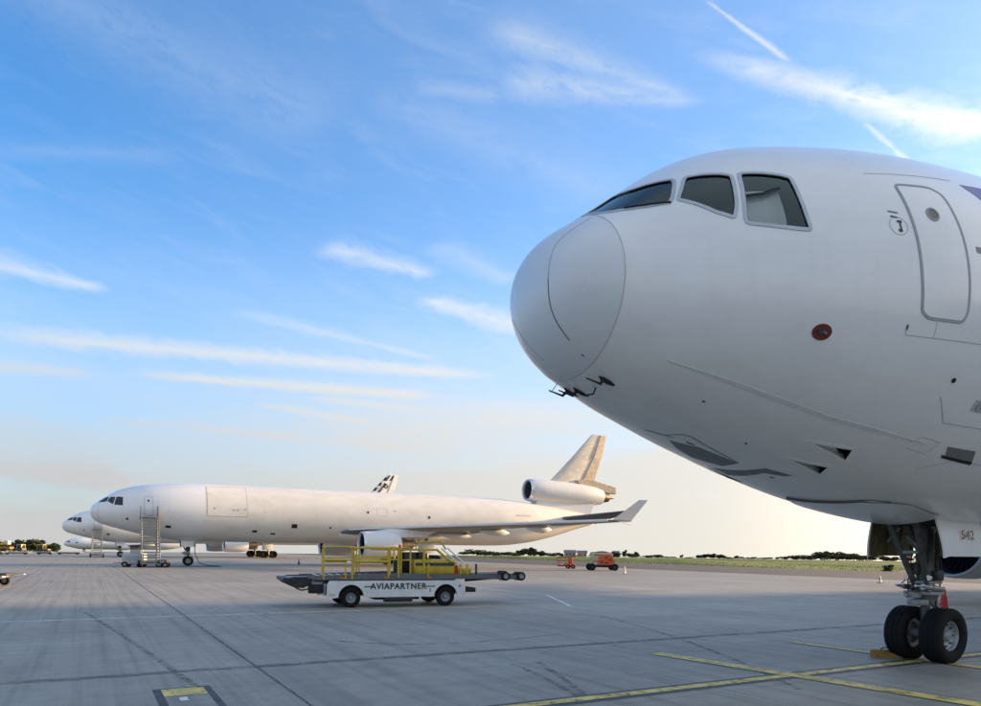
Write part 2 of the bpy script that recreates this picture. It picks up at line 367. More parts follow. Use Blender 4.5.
class MB:
    def __init__(s): s.v = []; s.f = []

    def add(s, v, f):
        n = len(s.v); s.v += [Vector(p) for p in v]; s.f += [tuple(i+n for i in q) for q in f]; return s

    def box(s, c, d, rot=None, bev=0.):
        x, y, z = d[0]/2, d[1]/2, d[2]/2; c = Vector(c)
        if bev <= 0:
            P = [Vector((i*x, j*y, k*z)) for k in (-1, 1) for j in (-1, 1) for i in (-1, 1)]
            F = [(0, 2, 3, 1), (4, 5, 7, 6), (0, 1, 5, 4), (2, 6, 7, 3), (0, 4, 6, 2), (1, 3, 7, 5)]
        else:
            bm = bmesh.new(); bmesh.ops.create_cube(bm, size=1); bmesh.ops.scale(bm, vec=d, verts=bm.verts)
            bmesh.ops.bevel(bm, geom=bm.edges[:], offset=min(bev, min(d)*.45), segments=2, affect='EDGES', profile=.5)
            bm.verts.index_update(); P = [p.co.copy() for p in bm.verts]; F = [tuple(q.index for q in f.verts) for f in bm.faces]; bm.free()
        if rot is not None: P = [rot @ p for p in P]
        return s.add([p+c for p in P], F)

    def tube(s, a, b, r0, r1=None, n=12, caps=True):
        r1 = r0 if r1 is None else r1; a, b = Vector(a), Vector(b); d = (b-a).normalized()
        u = d.orthogonal().normalized(); w = d.cross(u); P = []
        for c, r in ((a, r0), (b, r1)):
            P += [c+(u*math.cos(2*math.pi*i/n)+w*math.sin(2*math.pi*i/n))*r for i in range(n)]
        F = [(i, (i+1) % n, n+(i+1) % n, n+i) for i in range(n)]
        if caps: F += [tuple(range(n-1, -1, -1)), tuple(range(n, 2*n))]
        return s.add(P, F)

    def path(s, pts, r, n=8, closed=False):
        pts = [Vector(p) for p in pts]; P = []; k = len(pts)
        for i, p in enumerate(pts):
            d = ((pts[(i+1) % k] if (closed or i < k-1) else p)-(pts[i-1] if (closed or i) else p)).normalized()
            ref = Vector((0, 0, 1)) if abs(d.z) < .95 else Vector((0, 1, 0))
            u = d.cross(ref).normalized(); w = d.cross(u)
            P += [p+(u*math.cos(2*math.pi*j/n)+w*math.sin(2*math.pi*j/n))*r for j in range(n)]
        F = []
        for i in range(k if closed else k-1):
            q = (i+1) % k
            F += [(i*n+j, i*n+(j+1) % n, q*n+(j+1) % n, q*n+j) for j in range(n)]
        if not closed: F += [tuple(range(n-1, -1, -1)), tuple((k-1)*n+j for j in range(n))]
        return s.add(P, F)

    def lathe(s, prof, o=(0, 0, 0), axis=(1, 0, 0), n=32, up=None):
        """prof: (distance along axis, radius)"""
        o = Vector(o); d = Vector(axis).normalized(); u = d.orthogonal().normalized() if up is None else Vector(up); w = d.cross(u)
        P = [o+d*x+(u*math.cos(2*math.pi*i/n)+w*math.sin(2*math.pi*i/n))*r for x, r in prof for i in range(n)]
        F = [(k*n+i, k*n+(i+1) % n, (k+1)*n+(i+1) % n, (k+1)*n+i) for k in range(len(prof)-1) for i in range(n)]
        return s.add(P, F)

    def prism(s, poly, d):
        """poly: planar list of points, extruded by the vector d"""
        n = len(poly); d = Vector(d); poly = [Vector(p) for p in poly]
        return s.add(poly+[p+d for p in poly], [tuple(range(n-1, -1, -1)), tuple(range(n, 2*n))]+[(i, (i+1) % n, n+(i+1) % n, n+i) for i in range(n)])

    def build(s, name, m, parent=None, smooth=True, sharp=35):
        o = mesh_obj(name, s.v, s.f, m, parent, smooth)
        bm = bmesh.new(); bm.from_mesh(o.data); bmesh.ops.recalc_face_normals(bm, faces=bm.faces[:]); bm.to_mesh(o.data); bm.free()
        if smooth: o.data.set_sharp_from_angle(angle=R(sharp))
        return o


def children(o): return [c for c in bpy.data.objects if c.parent == o]


def copy_tree(o, parent=None):
    kids = [c for c in COL.objects if c.parent == o]
    c = o.copy(); COL.objects.link(c); c.parent = parent
    if parent is not None: c.matrix_parent_inverse = o.matrix_parent_inverse.copy()
    for k in kids: copy_tree(k, c)
    return c


def text_mesh(name, body, size, m, parent, mat4, extrude=.004, spacing=1., bold=0.):
    cu = bpy.data.curves.new(name, 'FONT'); cu.body = body; cu.size = size; cu.extrude = extrude; cu.align_x = 'CENTER'; cu.align_y = 'CENTER'; cu.space_character = spacing; cu.offset = bold
    t = bpy.data.objects.new(name, cu); COL.objects.link(t)
    dg = bpy.context.evaluated_depsgraph_get(); me = bpy.data.meshes.new_from_object(t.evaluated_get(dg)); COL.objects.unlink(t); bpy.data.objects.remove(t)
    me.name = name; me.materials.clear(); me.materials.append(m); me.transform(mat4)
    return link(bpy.data.objects.new(name, me), parent)


# ------------------------------------------------------------------ ground
def ap(a, p, z=0.):                               # stand coordinates: a along the heading (aft), p to the left of it
    return Vector((a*CA+p*SA, a*SA-p*CA, z))


def sheet(name, quads, m, kind='structure', parent=None, z=0.):
    mb = MB()
    for q in quads: mb.add([ap(a, p, z) for a, p in q], [(0, 1, 2, 3)])
    o = mb.build(name, m, parent, False)
    bm = bmesh.new(); bm.from_mesh(o.data)
    for f in bm.faces:
        if f.normal.z < 0: f.normal_flip()
    bm.to_mesh(o.data); bm.free()
    if kind and parent is None: o['kind'] = kind
    return o


def rect(a0, a1, p0, p1): return [(a0, p0), (a1, p0), (a1, p1), (a0, p1)]


def gz(d): return min(-.06, 1.98-.0078*d)         # the field falls gently away beyond about 260 m


gm = MB(); RAD = [0, 120, 200, 240, 262, 285, 320, 400, 600, 1000, 2000, 4500]; NS = 96
for r in RAD[1:]: gm.v += [Vector((r*math.cos(2*math.pi*k/NS), r*math.sin(2*math.pi*k/NS), gz(r))) for k in range(NS)]
gm.v.append(Vector((0, 0, -.06))); c0 = len(gm.v)-1
gm.f += [(k, (k+1) % NS, c0) for k in range(NS)]
for i in range(len(RAD)-2): gm.f += [(i*NS+k, (i+1)*NS+k, (i+1)*NS+(k+1) % NS, i*NS+(k+1) % NS) for k in range(NS)]
go_ = gm.build('ground', M['field'], None, True, 80); go_['kind'] = 'structure'
bm = bmesh.new(); bm.from_mesh(go_.data)
for f in bm.faces:
    f.normal_update()
    if f.normal.z < 0: f.normal_flip()
bm.to_mesh(go_.data); bm.free()
A0, A1, P0_, P1_ = 2.5-5.6*5, 2.5+5.6*7, -12.3-5*6, -12.3+5*4
apron = sheet('apron', [rect(A0, A1, P0_, P1_)], M['joint'], z=-.022)
far_apron = sheet('apron_surround', [rect(-170, A0-.012, -250, 160), rect(A1+.012, 55, -250, 160), rect(A0-.012, A1+.012, -250, P0_-.012), rect(A0-.012, A1+.012, P1_+.012, 160)], M['concrete_far'], z=0)
sheet('taxiway', [rect(55.02, 82, -240, 240)], M['asphalt'], z=-.012)
sheet('far_road', [rect(-60, 54.98, -258, -250.02)], M['asphalt'], z=-.012)
w_, h_ = 5.6-.022, 5.0-.022
mb = MB(); c_ = .007
pts = [(-w_/2, -h_/2, -.05), (w_/2, -h_/2, -.05), (w_/2, h_/2, -.05), (-w_/2, h_/2, -.05),
       (-w_/2, -h_/2, -c_), (w_/2, -h_/2, -c_), (w_/2, h_/2, -c_), (-w_/2, h_/2, -c_),
       (-w_/2+c_, -h_/2+c_, 0), (w_/2-c_, -h_/2+c_, 0), (w_/2-c_, h_/2-c_, 0), (-w_/2+c_, h_/2-c_, 0)]
mb.add(pts, [(8, 9, 10, 11)]+[(i, (i+1) % 4, 4+(i+1) % 4, 4+i) for i in range(4)]+[(4+i, 4+(i+1) % 4, 8+(i+1) % 4, 8+i) for i in range(4)])
slab0 = mb.build('concrete_slab', M['concrete'], apron, False)
first = True
for i in range(12):
    for j in range(10):
        s = slab0 if first else slab0.copy()
        if not first: COL.objects.link(s)
        first = False; s.parent = apron
        s.location = ap(A0+5.6*(i+.5), P0_+5*(j+.5), random.uniform(-.0015, 0)); s.rotation_euler = (0, 0, HD)

# painted lines (sheets lying 4 mm apart)
GEAR = ground(924, 660.5)
ga, gp_ = GEAR.x*CA+GEAR.y*SA, GEAR.x*SA-GEAR.y*CA
sheet('lead_in_line_border', [rect(-30, 54, gp_-.21, gp_+.21)], M['black_line'], z=.004)
sheet('lead_in_line', [rect(-30, 54, gp_-.10, gp_+.10)], M['yellow_line'], z=.008)
sheet('stop_bar', [[(ga-.11, gp_-2.95), (ga+.11, gp_-2.95), (ga+.11, gp_+1.9), (ga-.11, gp_+1.9)]], M['yellow_line'], z=.012)
b0, b1 = ground(656, 653.8), ground(990, 707)
bd = (b1-b0).normalized(); bn_ = Vector((-bd.y, bd.x, 0))*.085


def line_quad(name, p, q, hw, m, z):
    d = (q-p).normalized(); n = Vector((-d.y, d.x, 0))*hw
    o = MB().add([p-n, q-n, q+n, p+n], [(0, 1, 2, 3)]).build(name, m, None, False)
    bm = bmesh.new(); bm.from_mesh(o.data)
    for f in bm.faces:
        if f.normal.z < 0: f.normal_flip()
    bm.to_mesh(o.data); bm.free(); o.location.z = z; o['kind'] = 'structure'; return o


line_quad('stand_bar', b0, b1+bd*2, .17, M['yellow_line'], .012)
wa, wp = -12.6*CA+18.5*SA, -22.05
sheet('service_road_line', [rect(-60, 12.5, wp-.08, wp+.08)], M['white_line'], z=.004)
line_quad('white_corner_line', ground(546.5, 595), ground(571.5, 606.5), .07, M['white_line'], .004)
line_quad('white_edge_line', ground(478, 588.5), ground(546.5, 595), .06, M['white_line'], .008)
sheet('tar_band', [rect(-40, 41, -12.42, -12.18)], M['tar'], z=.004)
sheet('joint_band', [rect(2.475, 2.525, -60, -2)], M['tar'], z=.005)
M['rubber_mark'] = worn('tyre_rubber_mark', (.17, .165, .155), .56, .8, 3.5)


def tyre_mark(p0, p1, p2, w=.11, z=.003):
    a, b, c = (Vector(ground(*p)) for p in (p0, p1, p2)); v = []; n = 14
    for i in range(n+1):
        t = i/n; p = a*(1-t)**2+b*2*t*(1-t)+c*t*t; d = (b-a)*(1-t)+(c-b)*t; d.normalize(); m_ = Vector((-d.y, d.x, 0))*w/2
        v += [p-m_, p+m_]
    o = mesh_obj('tyre_mark', v, [(2*i, 2*i+2, 2*i+3, 2*i+1) for i in range(n)], M['rubber_mark'], None, False); o.location.z = z; o['kind'] = 'structure'


for k_, q in enumerate((((512, 664), (545, 676), (582, 699)), ((538, 662), (560, 675), (590, 700)), ((84, 612), (140, 645), (220, 704)), ((330, 640), (420, 652), (560, 634)), ((600, 616), (700, 640), (800, 690)))): tyre_mark(*q, z=.0025+.0002*k_)
pb = ground(152, 690); pa, pp_ = pb.x*CA+pb.y*SA, pb.x*SA-pb.y*CA
sheet('stand_marking_border', [rect(pa, pa+.74, pp_, pp_+1.9)], M['black_line'], z=.004)
sheet('stand_marking', [rect(pa+.10, pa+.64, pp_+.10, pp_+1.8)], M['concrete_far'], z=.008)
sheet('stand_marking_band', [rect(pa+.10, pa+.64, pp_+.10, pp_+.62)], M['yellow_line'], z=.012)
sheet('stand_marking_mark', [rect(pa+.26, pa+.36, pp_+.74, pp_+.98)], M['white_line'], z=.012)

# ---- unseen building added right of the view only to cast shade over the near stands
hg = empty('added_shade_hall', (112, 12, 0), R(12)); tag(hg, 'tall grey building added outside the picture right of the stands to shade them', 'building')
HGX, HGY, HGZ = 46., 122., 28.
MB().box((HGX/2, 0, HGZ/2), (HGX, HGY, HGZ)).build('wall', M['wall'], hg, False)
rf_ = MB(); rf_.prism([(-.6, -HGY/2-.6, HGZ), (HGX+.6, -HGY/2-.6, HGZ), (HGX/2, -HGY/2-.6, HGZ+3.0)], (0, HGY+1.2, 0)); rf_.build('roof', M['roof'], hg, False)
for k in range(8):
    y = -HGY/2+HGY*(k+.5)/8; dd = MB(); dd.box((-.12, y, 8.2), (.3, HGY/8-.5, 16.2)); d_ = dd.build('sliding_door', M['cart_grey'], hg, False)
    for q in range(3): MB().box((-.30, y+(q-1)*4.2, 10.5), (.08, 3.2, 2.0)).build('door_pane', M['far_glass'], d_, False)

# ------------------------------------------------------------------ trijet fuselage surface
G = 8.9                                           # nose gear station
NOSE = [(0, 5.36, 5.36, 0, 5.36), (.1, 5.78, 4.82, .53, 5.35), (.38, 6.08, 4.46, .89, 5.34), (.85, 6.41, 4.18, 1.16, 5.31), (1.2, 6.67, 4.05, 1.33, 5.30), (1.63, 7.01, 3.91, 1.56, 5.30),
        (2.07, 7.32, 3.785, 1.765, 5.31), (2.85, 7.685, 3.57, 2.08, 5.34), (3.62, 7.90, 3.365, 2.335, 5.38), (4.54, 8.095, 3.14, 2.575, 5.43), (5.87, 8.29, 2.84, 2.80, 5.49), (7.2, 8.43, 2.635, 2.915, 5.53),
        (8.6, 8.52, 2.525, 2.98, 5.54), (10, 8.55, 2.51, 3.01, 5.54), (12, 8.555, 2.51, 3.01, 5.54), (14, 8.555, 2.51, 3.01, 5.54)]
TAIL = [(14, 8.555, 2.51, 3.01, 5.54), (42, 8.555, 2.51, 3.01, 5.54), (46, 8.45, 2.55, 2.95, 5.54), (49, 8.25, 2.85, 2.72, 5.6), (52, 7.95, 3.40, 2.35, 5.7), (55, 7.6, 4.20, 1.85, 5.95), (58, 7.25, 5.10, 1.25, 6.2), (61, 6.9, 5.75, .6, 6.35), (62, 6.7, 6.1, .2, 6.4)]
q_ = np.linspace(0, math.sqrt(14), 500)


def whit(col):                                    # smooth the measured profile so reflections run clean
    n = len(q_); w = np.zeros(n); y = np.zeros(n)
    for r in NOSE:
        i = int(round(math.sqrt(r[0])/q_[-1]*(n-1))); w[i] = 1; y[i] = r[col]
        if r[0] == 0: w[i] = 400
        if r[0] >= 10: w[i] = 30
    D = np.diff(np.eye(n), 3, axis=0)*(n/60)**2.5
    return np.linalg.solve(np.diag(w)+.02*D.T @ D+1e-9*np.eye(n), w*y)


SM = [whit(c) for c in (1, 2, 3, 4)]
TL = np.array(TAIL)


def prof(st):
    st = np.asarray(st, float); out = []
    for c in range(4):
        a = np.interp(np.sqrt(np.clip(st, 0, 14)), q_, SM[c])
        b = np.interp(st, TL[:, 0], TL[:, c+1])
        if c < 4:                                 # round the tail corners a little
            b = (b+np.interp(st-1.2, TL[:, 0], TL[:, c+1])+np.interp(st+1.2, TL[:, 0], TL[:, c+1]))/3
        out.append(np.where(st < 13, a, np.where(st > 14, b, a+(b-a)*(st-13))))
    return out


def fus(st, th, off=0.):
    """point of the skin at station st and angle th (radians, 0 = port side, +90 deg = crown); local axes aft / starboard / up"""
    def p(s, t):
        T, B, W, Z = prof(s); c, sn = np.cos(t), np.sin(t)
        return np.stack([s-G+0*t, -np.maximum(W, 0)*c, np.where(sn >= 0, Z+(T-Z)*sn, Z+(Z-B)*sn)], -1)
    st = np.asarray(st, float); th = np.asarray(th, float)
    P = p(st, th)
    if np.any(np.asarray(off) != 0):
        s2 = np.maximum(st, .02); e = .01
        a = p(s2+e, th)-p(np.maximum(s2-e, 0), th); b = p(s2, th+e)-p(s2, th-e)
        n = np.cross(a, b); n /= np.linalg.norm(n, axis=-1, keepdims=True)+1e-12
        cz = p(s2, th); cz[..., 1] = 0; cz[..., 2] = prof(s2)[3]
        n *= np.sign(np.sum(n*(P-cz), -1, keepdims=True)+1e-9)
        P = P+n*np.asarray(off)[..., None] if np.ndim(off) else P+n*off
    return P


def inside(poly, S, T):
    ins = np.zeros(S.shape, bool); n = len(poly)
    for i in range(n):
        x0, y0 = poly[i]; x1, y1 = poly[(i+1) % n]
        if y0 == y1: continue
        ins ^= ((y0 > T) != (y1 > T)) & (S < (x1-x0)*(T-y0)/(y1-y0)+x0)
    return ins


def round_poly(poly, r=.2, k=4):
    """poly in (st, deg); rounds corners by cutting fraction r of the adjoining edges"""
    out = []; n = len(poly)
    for i in range(n):
        a, b, c = (np.array(poly[j % n], float) for j in (i-1, i, i+1))
        p, q = b+(a-b)*r, b+(c-b)*r
        for t in np.linspace(0, 1, k): out.append(tuple((1-t)**2*p+2*t*(1-t)*b+t*t*q))
    return out


def patch(name, poly, off, m, parent, step=.12):
    """a piece of skin bounded by poly (st, deg), lifted by off"""
    rloc = float(prof(np.array([np.mean([p[0] for p in poly])]))[2][0]); rloc = max(rloc, .4)
    bm = bmesh.new(); vs = [bm.verts.new((p[0], R(p[1])*rloc, 0)) for p in poly]; bm.faces.new(vs)
    for ax in (0, 1):
        lo = min(v.co[ax] for v in bm.verts); hi = max(v.co[ax] for v in bm.verts); k = max(1, int((hi-lo)/step))
        for i in range(1, k):
            c = [0, 0, 0]; c[ax] = lo+(hi-lo)*i/k; nn = [0, 0, 0]; nn[ax] = 1
            bmesh.ops.bisect_plane(bm, geom=bm.verts[:]+bm.edges[:]+bm.faces[:], dist=1e-6, plane_co=c, plane_no=nn)
    bm.verts.index_update(); co = np.array([v.co[:] for v in bm.verts])
    P = fus(co[:, 0], co[:, 1]/rloc, off)
    for v, p in zip(bm.verts, P): v.co = p
    bmesh.ops.triangulate(bm, faces=bm.faces[:]); orient(bm)
    me = bpy.data.meshes.new(name); bm.to_mesh(me); bm.free()
    me.polygons.foreach_set('use_smooth', [True]*len(me.polygons)); me.materials.append(m)
    return link(bpy.data.objects.new(name, me), parent)


def orient(bm):
    for f in bm.faces:
        f.normal_update(); c = f.calc_center_median()
        if f.normal.dot(Vector((0, c.y, c.z-5.5))) < 0: f.normal_flip()


def ribbon(name, pts, w, off, m, parent, closed=False, res=.08, wmul=None):
    """a thin strip on the skin along pts (st, deg), w wide, with a little thickness"""
    pts = [np.array(p, float) for p in pts]
    if closed: pts.append(pts[0])
    dense = []
    for a, b in zip(pts[:-1], pts[1:]):
        r = float(prof(np.array([a[0]]))[2][0])+.05
        k = max(1, int(math.hypot(b[0]-a[0], R(b[1]-a[1])*r)/res))
        dense += [a+(b-a)*i/k for i in range(k)]
    if not closed: dense.append(pts[-1])
    n = len(dense); st = np.array([d[0] for d in dense]); th = np.radians([d[1] for d in dense])
    C = fus(st, th)
    nxt = np.roll(C, -1, 0); prv = np.roll(C, 1, 0)
    if not closed: nxt[-1] = C[-1]; prv[0] = C[0]
    T = nxt-prv; T /= np.linalg.norm(T, axis=1, keepdims=True)+1e-9
    Nn = fus(st, th, .1)-C; Nn /= np.linalg.norm(Nn, axis=1, keepdims=True)+1e-9
    B = np.cross(Nn, T); ww = w/2*(np.ones(n) if wmul is None else np.interp(np.linspace(0, 1, n), np.linspace(0, 1, len(wmul)), wmul))[:, None]
    v = []; f = []
    for i in range(n):
        for s, o in ((-1, -.004), (-1, off), (1, off), (1, -.004)): v.append(C[i]+B[i]*ww[i]*s+Nn[i]*o)
    for i in range(n if closed else n-1):
        j = (i+1) % n
        f += [(4*i+k, 4*j+k, 4*j+k+1, 4*i+k+1) for k in range(3)]
    o = mesh_obj(name, v, f, m, parent, True)
    o.data.set_sharp_from_angle(angle=R(40))
    return o


PANES = [[(.80, 85), (.76, 64.5), (.86, 56.2), (1.03, 49.2), (1.20, 44.4), (1.40, 40.8), (1.635, 55.6), (1.50, 62), (1.34, 70), (1.25, 85)],
         [(1.75, 52.2), (1.92, 49), (2.09, 45.2), (2.18, 42.4), (2.10, 34), (2.04, 27.5), (1.97, 22.6), (1.80, 26.6), (1.67, 32), (1.58, 36), (1.50, 39.8)],
         [(2.30, 42.2), (2.53, 39.9), (2.74, 37.2), (2.84, 35.4), (2.82, 28), (2.815, 21), (2.83, 15.2), (2.69, 15.6), (2.47, 16.8), (2.10, 19.4), (2.18, 30)]]
PANES = [[tuple(np.array(q)+(np.array(q)-np.mean(p, 0))*.045) for q in p] for p in PANES]
PANES[0][0] = (.79, 85.5); PANES[0][-1] = (1.26, 85.5)
mirror = lambda poly: [(s, 180-t) for s, t in poly]
ALL_PANES = PANES+[mirror(p) for p in PANES]
INLETS = [[(3.88, -61.4), (4.66, -57.6), (4.80, -63.8)], [(3.97, -72.4), (4.72, -68.2), (4.82, -74.0)]]


def skin(name, stations, nth, m, parent, off=0., holes=(), flip=False):
    th = np.linspace(0, 2*np.pi, nth, endpoint=False)-np.pi+1e-4
    S, T = np.meshgrid(stations, th, indexing='ij'); P = fus(S, T, off).reshape(-1, 3)
    ns = len(stations)
    i, j = np.meshgrid(np.arange(ns-1), np.arange(nth), indexing='ij'); j2 = (j+1) % nth
    F = np.stack([i*nth+j, i*nth+j2, (i+1)*nth+j2, (i+1)*nth+j], -1).reshape(-1, 4)
    if holes:
        sc_ = (np.asarray(stations)[:-1]+np.asarray(stations)[1:])/2; tc_ = th+np.pi/nth
        SS, TT = np.meshgrid(sc_, np.degrees(tc_), indexing='ij'); keep = np.ones(SS.shape, bool)
        for h in holes:
            keep &= ~inside(h, SS, TT)
            keep &= ~inside([(s, t-360) for s, t in h], SS, TT)
        F = F[keep.reshape(-1)]
    o = mesh_obj(name, P, [tuple(int(a) for a in f) for f in F], m, parent, True)
    bm = bmesh.new(); bm.from_mesh(o.data); bmesh.ops.remove_doubles(bm, verts=bm.verts[:], dist=1e-5)
    loose = [v for v in bm.verts if not v.link_faces]; bmesh.ops.delete(bm, geom=loose, context='VERTS')
    for f in bm.faces:
        f.normal_update(); c = f.calc_center_median(); zc = 5.5
        out = f.normal.dot(Vector((-1.5 if c.x < 2-G else 0, c.y, c.z-zc)))
        if (out < 0) != flip: f.normal_flip()
    bm.to_mesh(o.data); bm.free()
    return o


# ------------------------------------------------------------------ trijet parts shared by all jets
def airfoil(n=9):
    xs = (1-np.cos(np.linspace(0, np.pi, n)))/2
    yt = 5*(.2969*np.sqrt(xs)-.126*xs-.3516*xs**2+.2843*xs**3-.1036*xs**4)
    up = list(zip(xs, yt*1.05)); lo = list(zip(xs[-2:0:-1], -yt[-2:0:-1]*.9))
    return up+lo


AF = airfoil(11)


def lofted(name, secs, m, parent, side, vertical=False):
    """secs: (lateral, le station, te station, z, thickness ratio)"""
    v = []; n = len(AF)
    for (y, le, te, z, t) in secs:
        c = te-le
        for x, h in AF:
            if vertical: v.append((le+x*c-G, h*c*t*side, z))
            else: v.append((le+x*c-G, y*side, z+h*c*t-(x*c*.02)))
    f = []
    for k in range(len(secs)-1):
        f += [(k*n+i, k*n+(i+1) % n, (k+1)*n+(i+1) % n, (k+1)*n+i) for i in range(n)]
    f += [tuple(range(n)), tuple((len(secs)-1)*n+i for i in range(n-1, -1, -1))]
    mb = MB(); mb.add(v, f); return mb.build(name, m, parent, True, 30)


def tyre_mb(mb, c, axis, R_, W_, grooves=True):
    h = W_/2
    pr = [(-h*.52, R_*.52), (-h*.8, R_*.56), (-h*.97, R_*.68), (-h, R_*.80), (-h*.93, R_*.92), (-h*.78, R_*.975)]
    if grooves:
        for x in (-.45, 0, .45): pr += [(h*(x-.09), R_*.995), (h*(x-.07), R_*.975), (h*(x+.07), R_*.975), (h*(x+.09), R_*.995)]
    pr += [(h*.78, R_*.975), (h*.93, R_*.92), (h, R_*.80), (h*.97, R_*.68), (h*.8, R_*.56), (h*.52, R_*.52)]
    mb.lathe(pr, c, axis, 40); return mb


def wheel(parent, c, axis, R_, W_, name='wheel', rim=None, n=28):
    """rim mesh (the part) with a tyre sub-part"""
    c = Vector(c); ax = Vector(axis).normalized(); h = W_/2
    mb = MB()
    mb.lathe([(-h*.52, R_*.40), (-h*.62, R_*.56), (h*.62, R_*.56), (h*.70, R_*.52), (h*.62, R_*.485), (h*.35, R_*.45), (h*.18, R_*.34), (h*.12, R_*.24), (h*.45, R_*.21), (h*.60, R_*.16), (h*.66, R_*.001)], c, ax, n)
    mb.lathe([(-h*.1, .001), (-h*.1, R_*.42), (-h*.52, R_*.40)], c, ax, n)
    o = mb.build(name, rim or M['rim'], parent, True, 40)
    u = ax.orthogonal().normalized(); w = ax.cross(u); b = MB()
    for k in range(8):
        a = 2*math.pi*k/8; q = c+(u*math.cos(a)+w*math.sin(a))*R_*.38; b.tube(q+ax*h*.1, q+ax*h*.42, R_*.035, n=6)
    tag(b.build('bolts', M['gear_mid'], o, False), kind='stuff')
    tyre_mb(MB(), c, ax, R_, W_).build('tyre', M['rubber'], o, True, 50)
    return o


def nacelle(root, c, side, name='engine_nacelle'):
    """wing engine: axis along +x from the lip centre c"""
    o = MB().lathe([(.25, 1.335), (.7, 1.37), (1.6, 1.40), (2.8, 1.36), (3.8, 1.22), (4.15, 1.12), (4.1, 1.05), (3.4, 1.05)], c, n=56).build(name, M['nacelle'], root, True, 40)
    MB().lathe([(.28, 1.337), (.10, 1.31), (.02, 1.275), (0, 1.25), (.03, 1.22), (.12, 1.195), (.3, 1.18)], c, n=56).build('inlet_lip', M['lip'], o, True, 60)
    MB().lathe([(.3, 1.18), (.8, 1.19), (1.5, 1.2)], c, n=56).build('inlet_duct', M['duct'], o)
    sp = MB().lathe([(.85, .001), (.95, .12), (1.15, .24), (1.4, .33), (1.5, .34), (1.5, 1.2)], c, n=40).build('spinner', M['fan'], o, True, 30)
    fb = MB(); cv = Vector(c)
    for k in range(30):
        a = 2*math.pi*k/30; b = a+.16
        r0, r1 = .32, 1.18
        p = lambda r, an, x: cv+Vector((x, math.cos(an)*r, math.sin(an)*r))
        fb.add([p(r0, a, 1.25), p(r1, a+.02, 1.2), p(r1, b+.08, 1.42), p(r0, b, 1.45)], [(0, 1, 2, 3)])
    tag(fb.build('fan_blades', M['fan'], sp, False), kind='stuff')
    MB().lathe([(3.4, .9), (4.3, .78), (5.2, .58), (5.7, .50), (5.68, .44), (5.0, .46)], c, n=40).build('core_nozzle', M['nozzle'], o, True, 40)
    MB().lathe([(5.0, .34), (5.7, .28), (6.5, .02)], c, n=24).build('exhaust_cone', M['nozzle'], o)
    return o


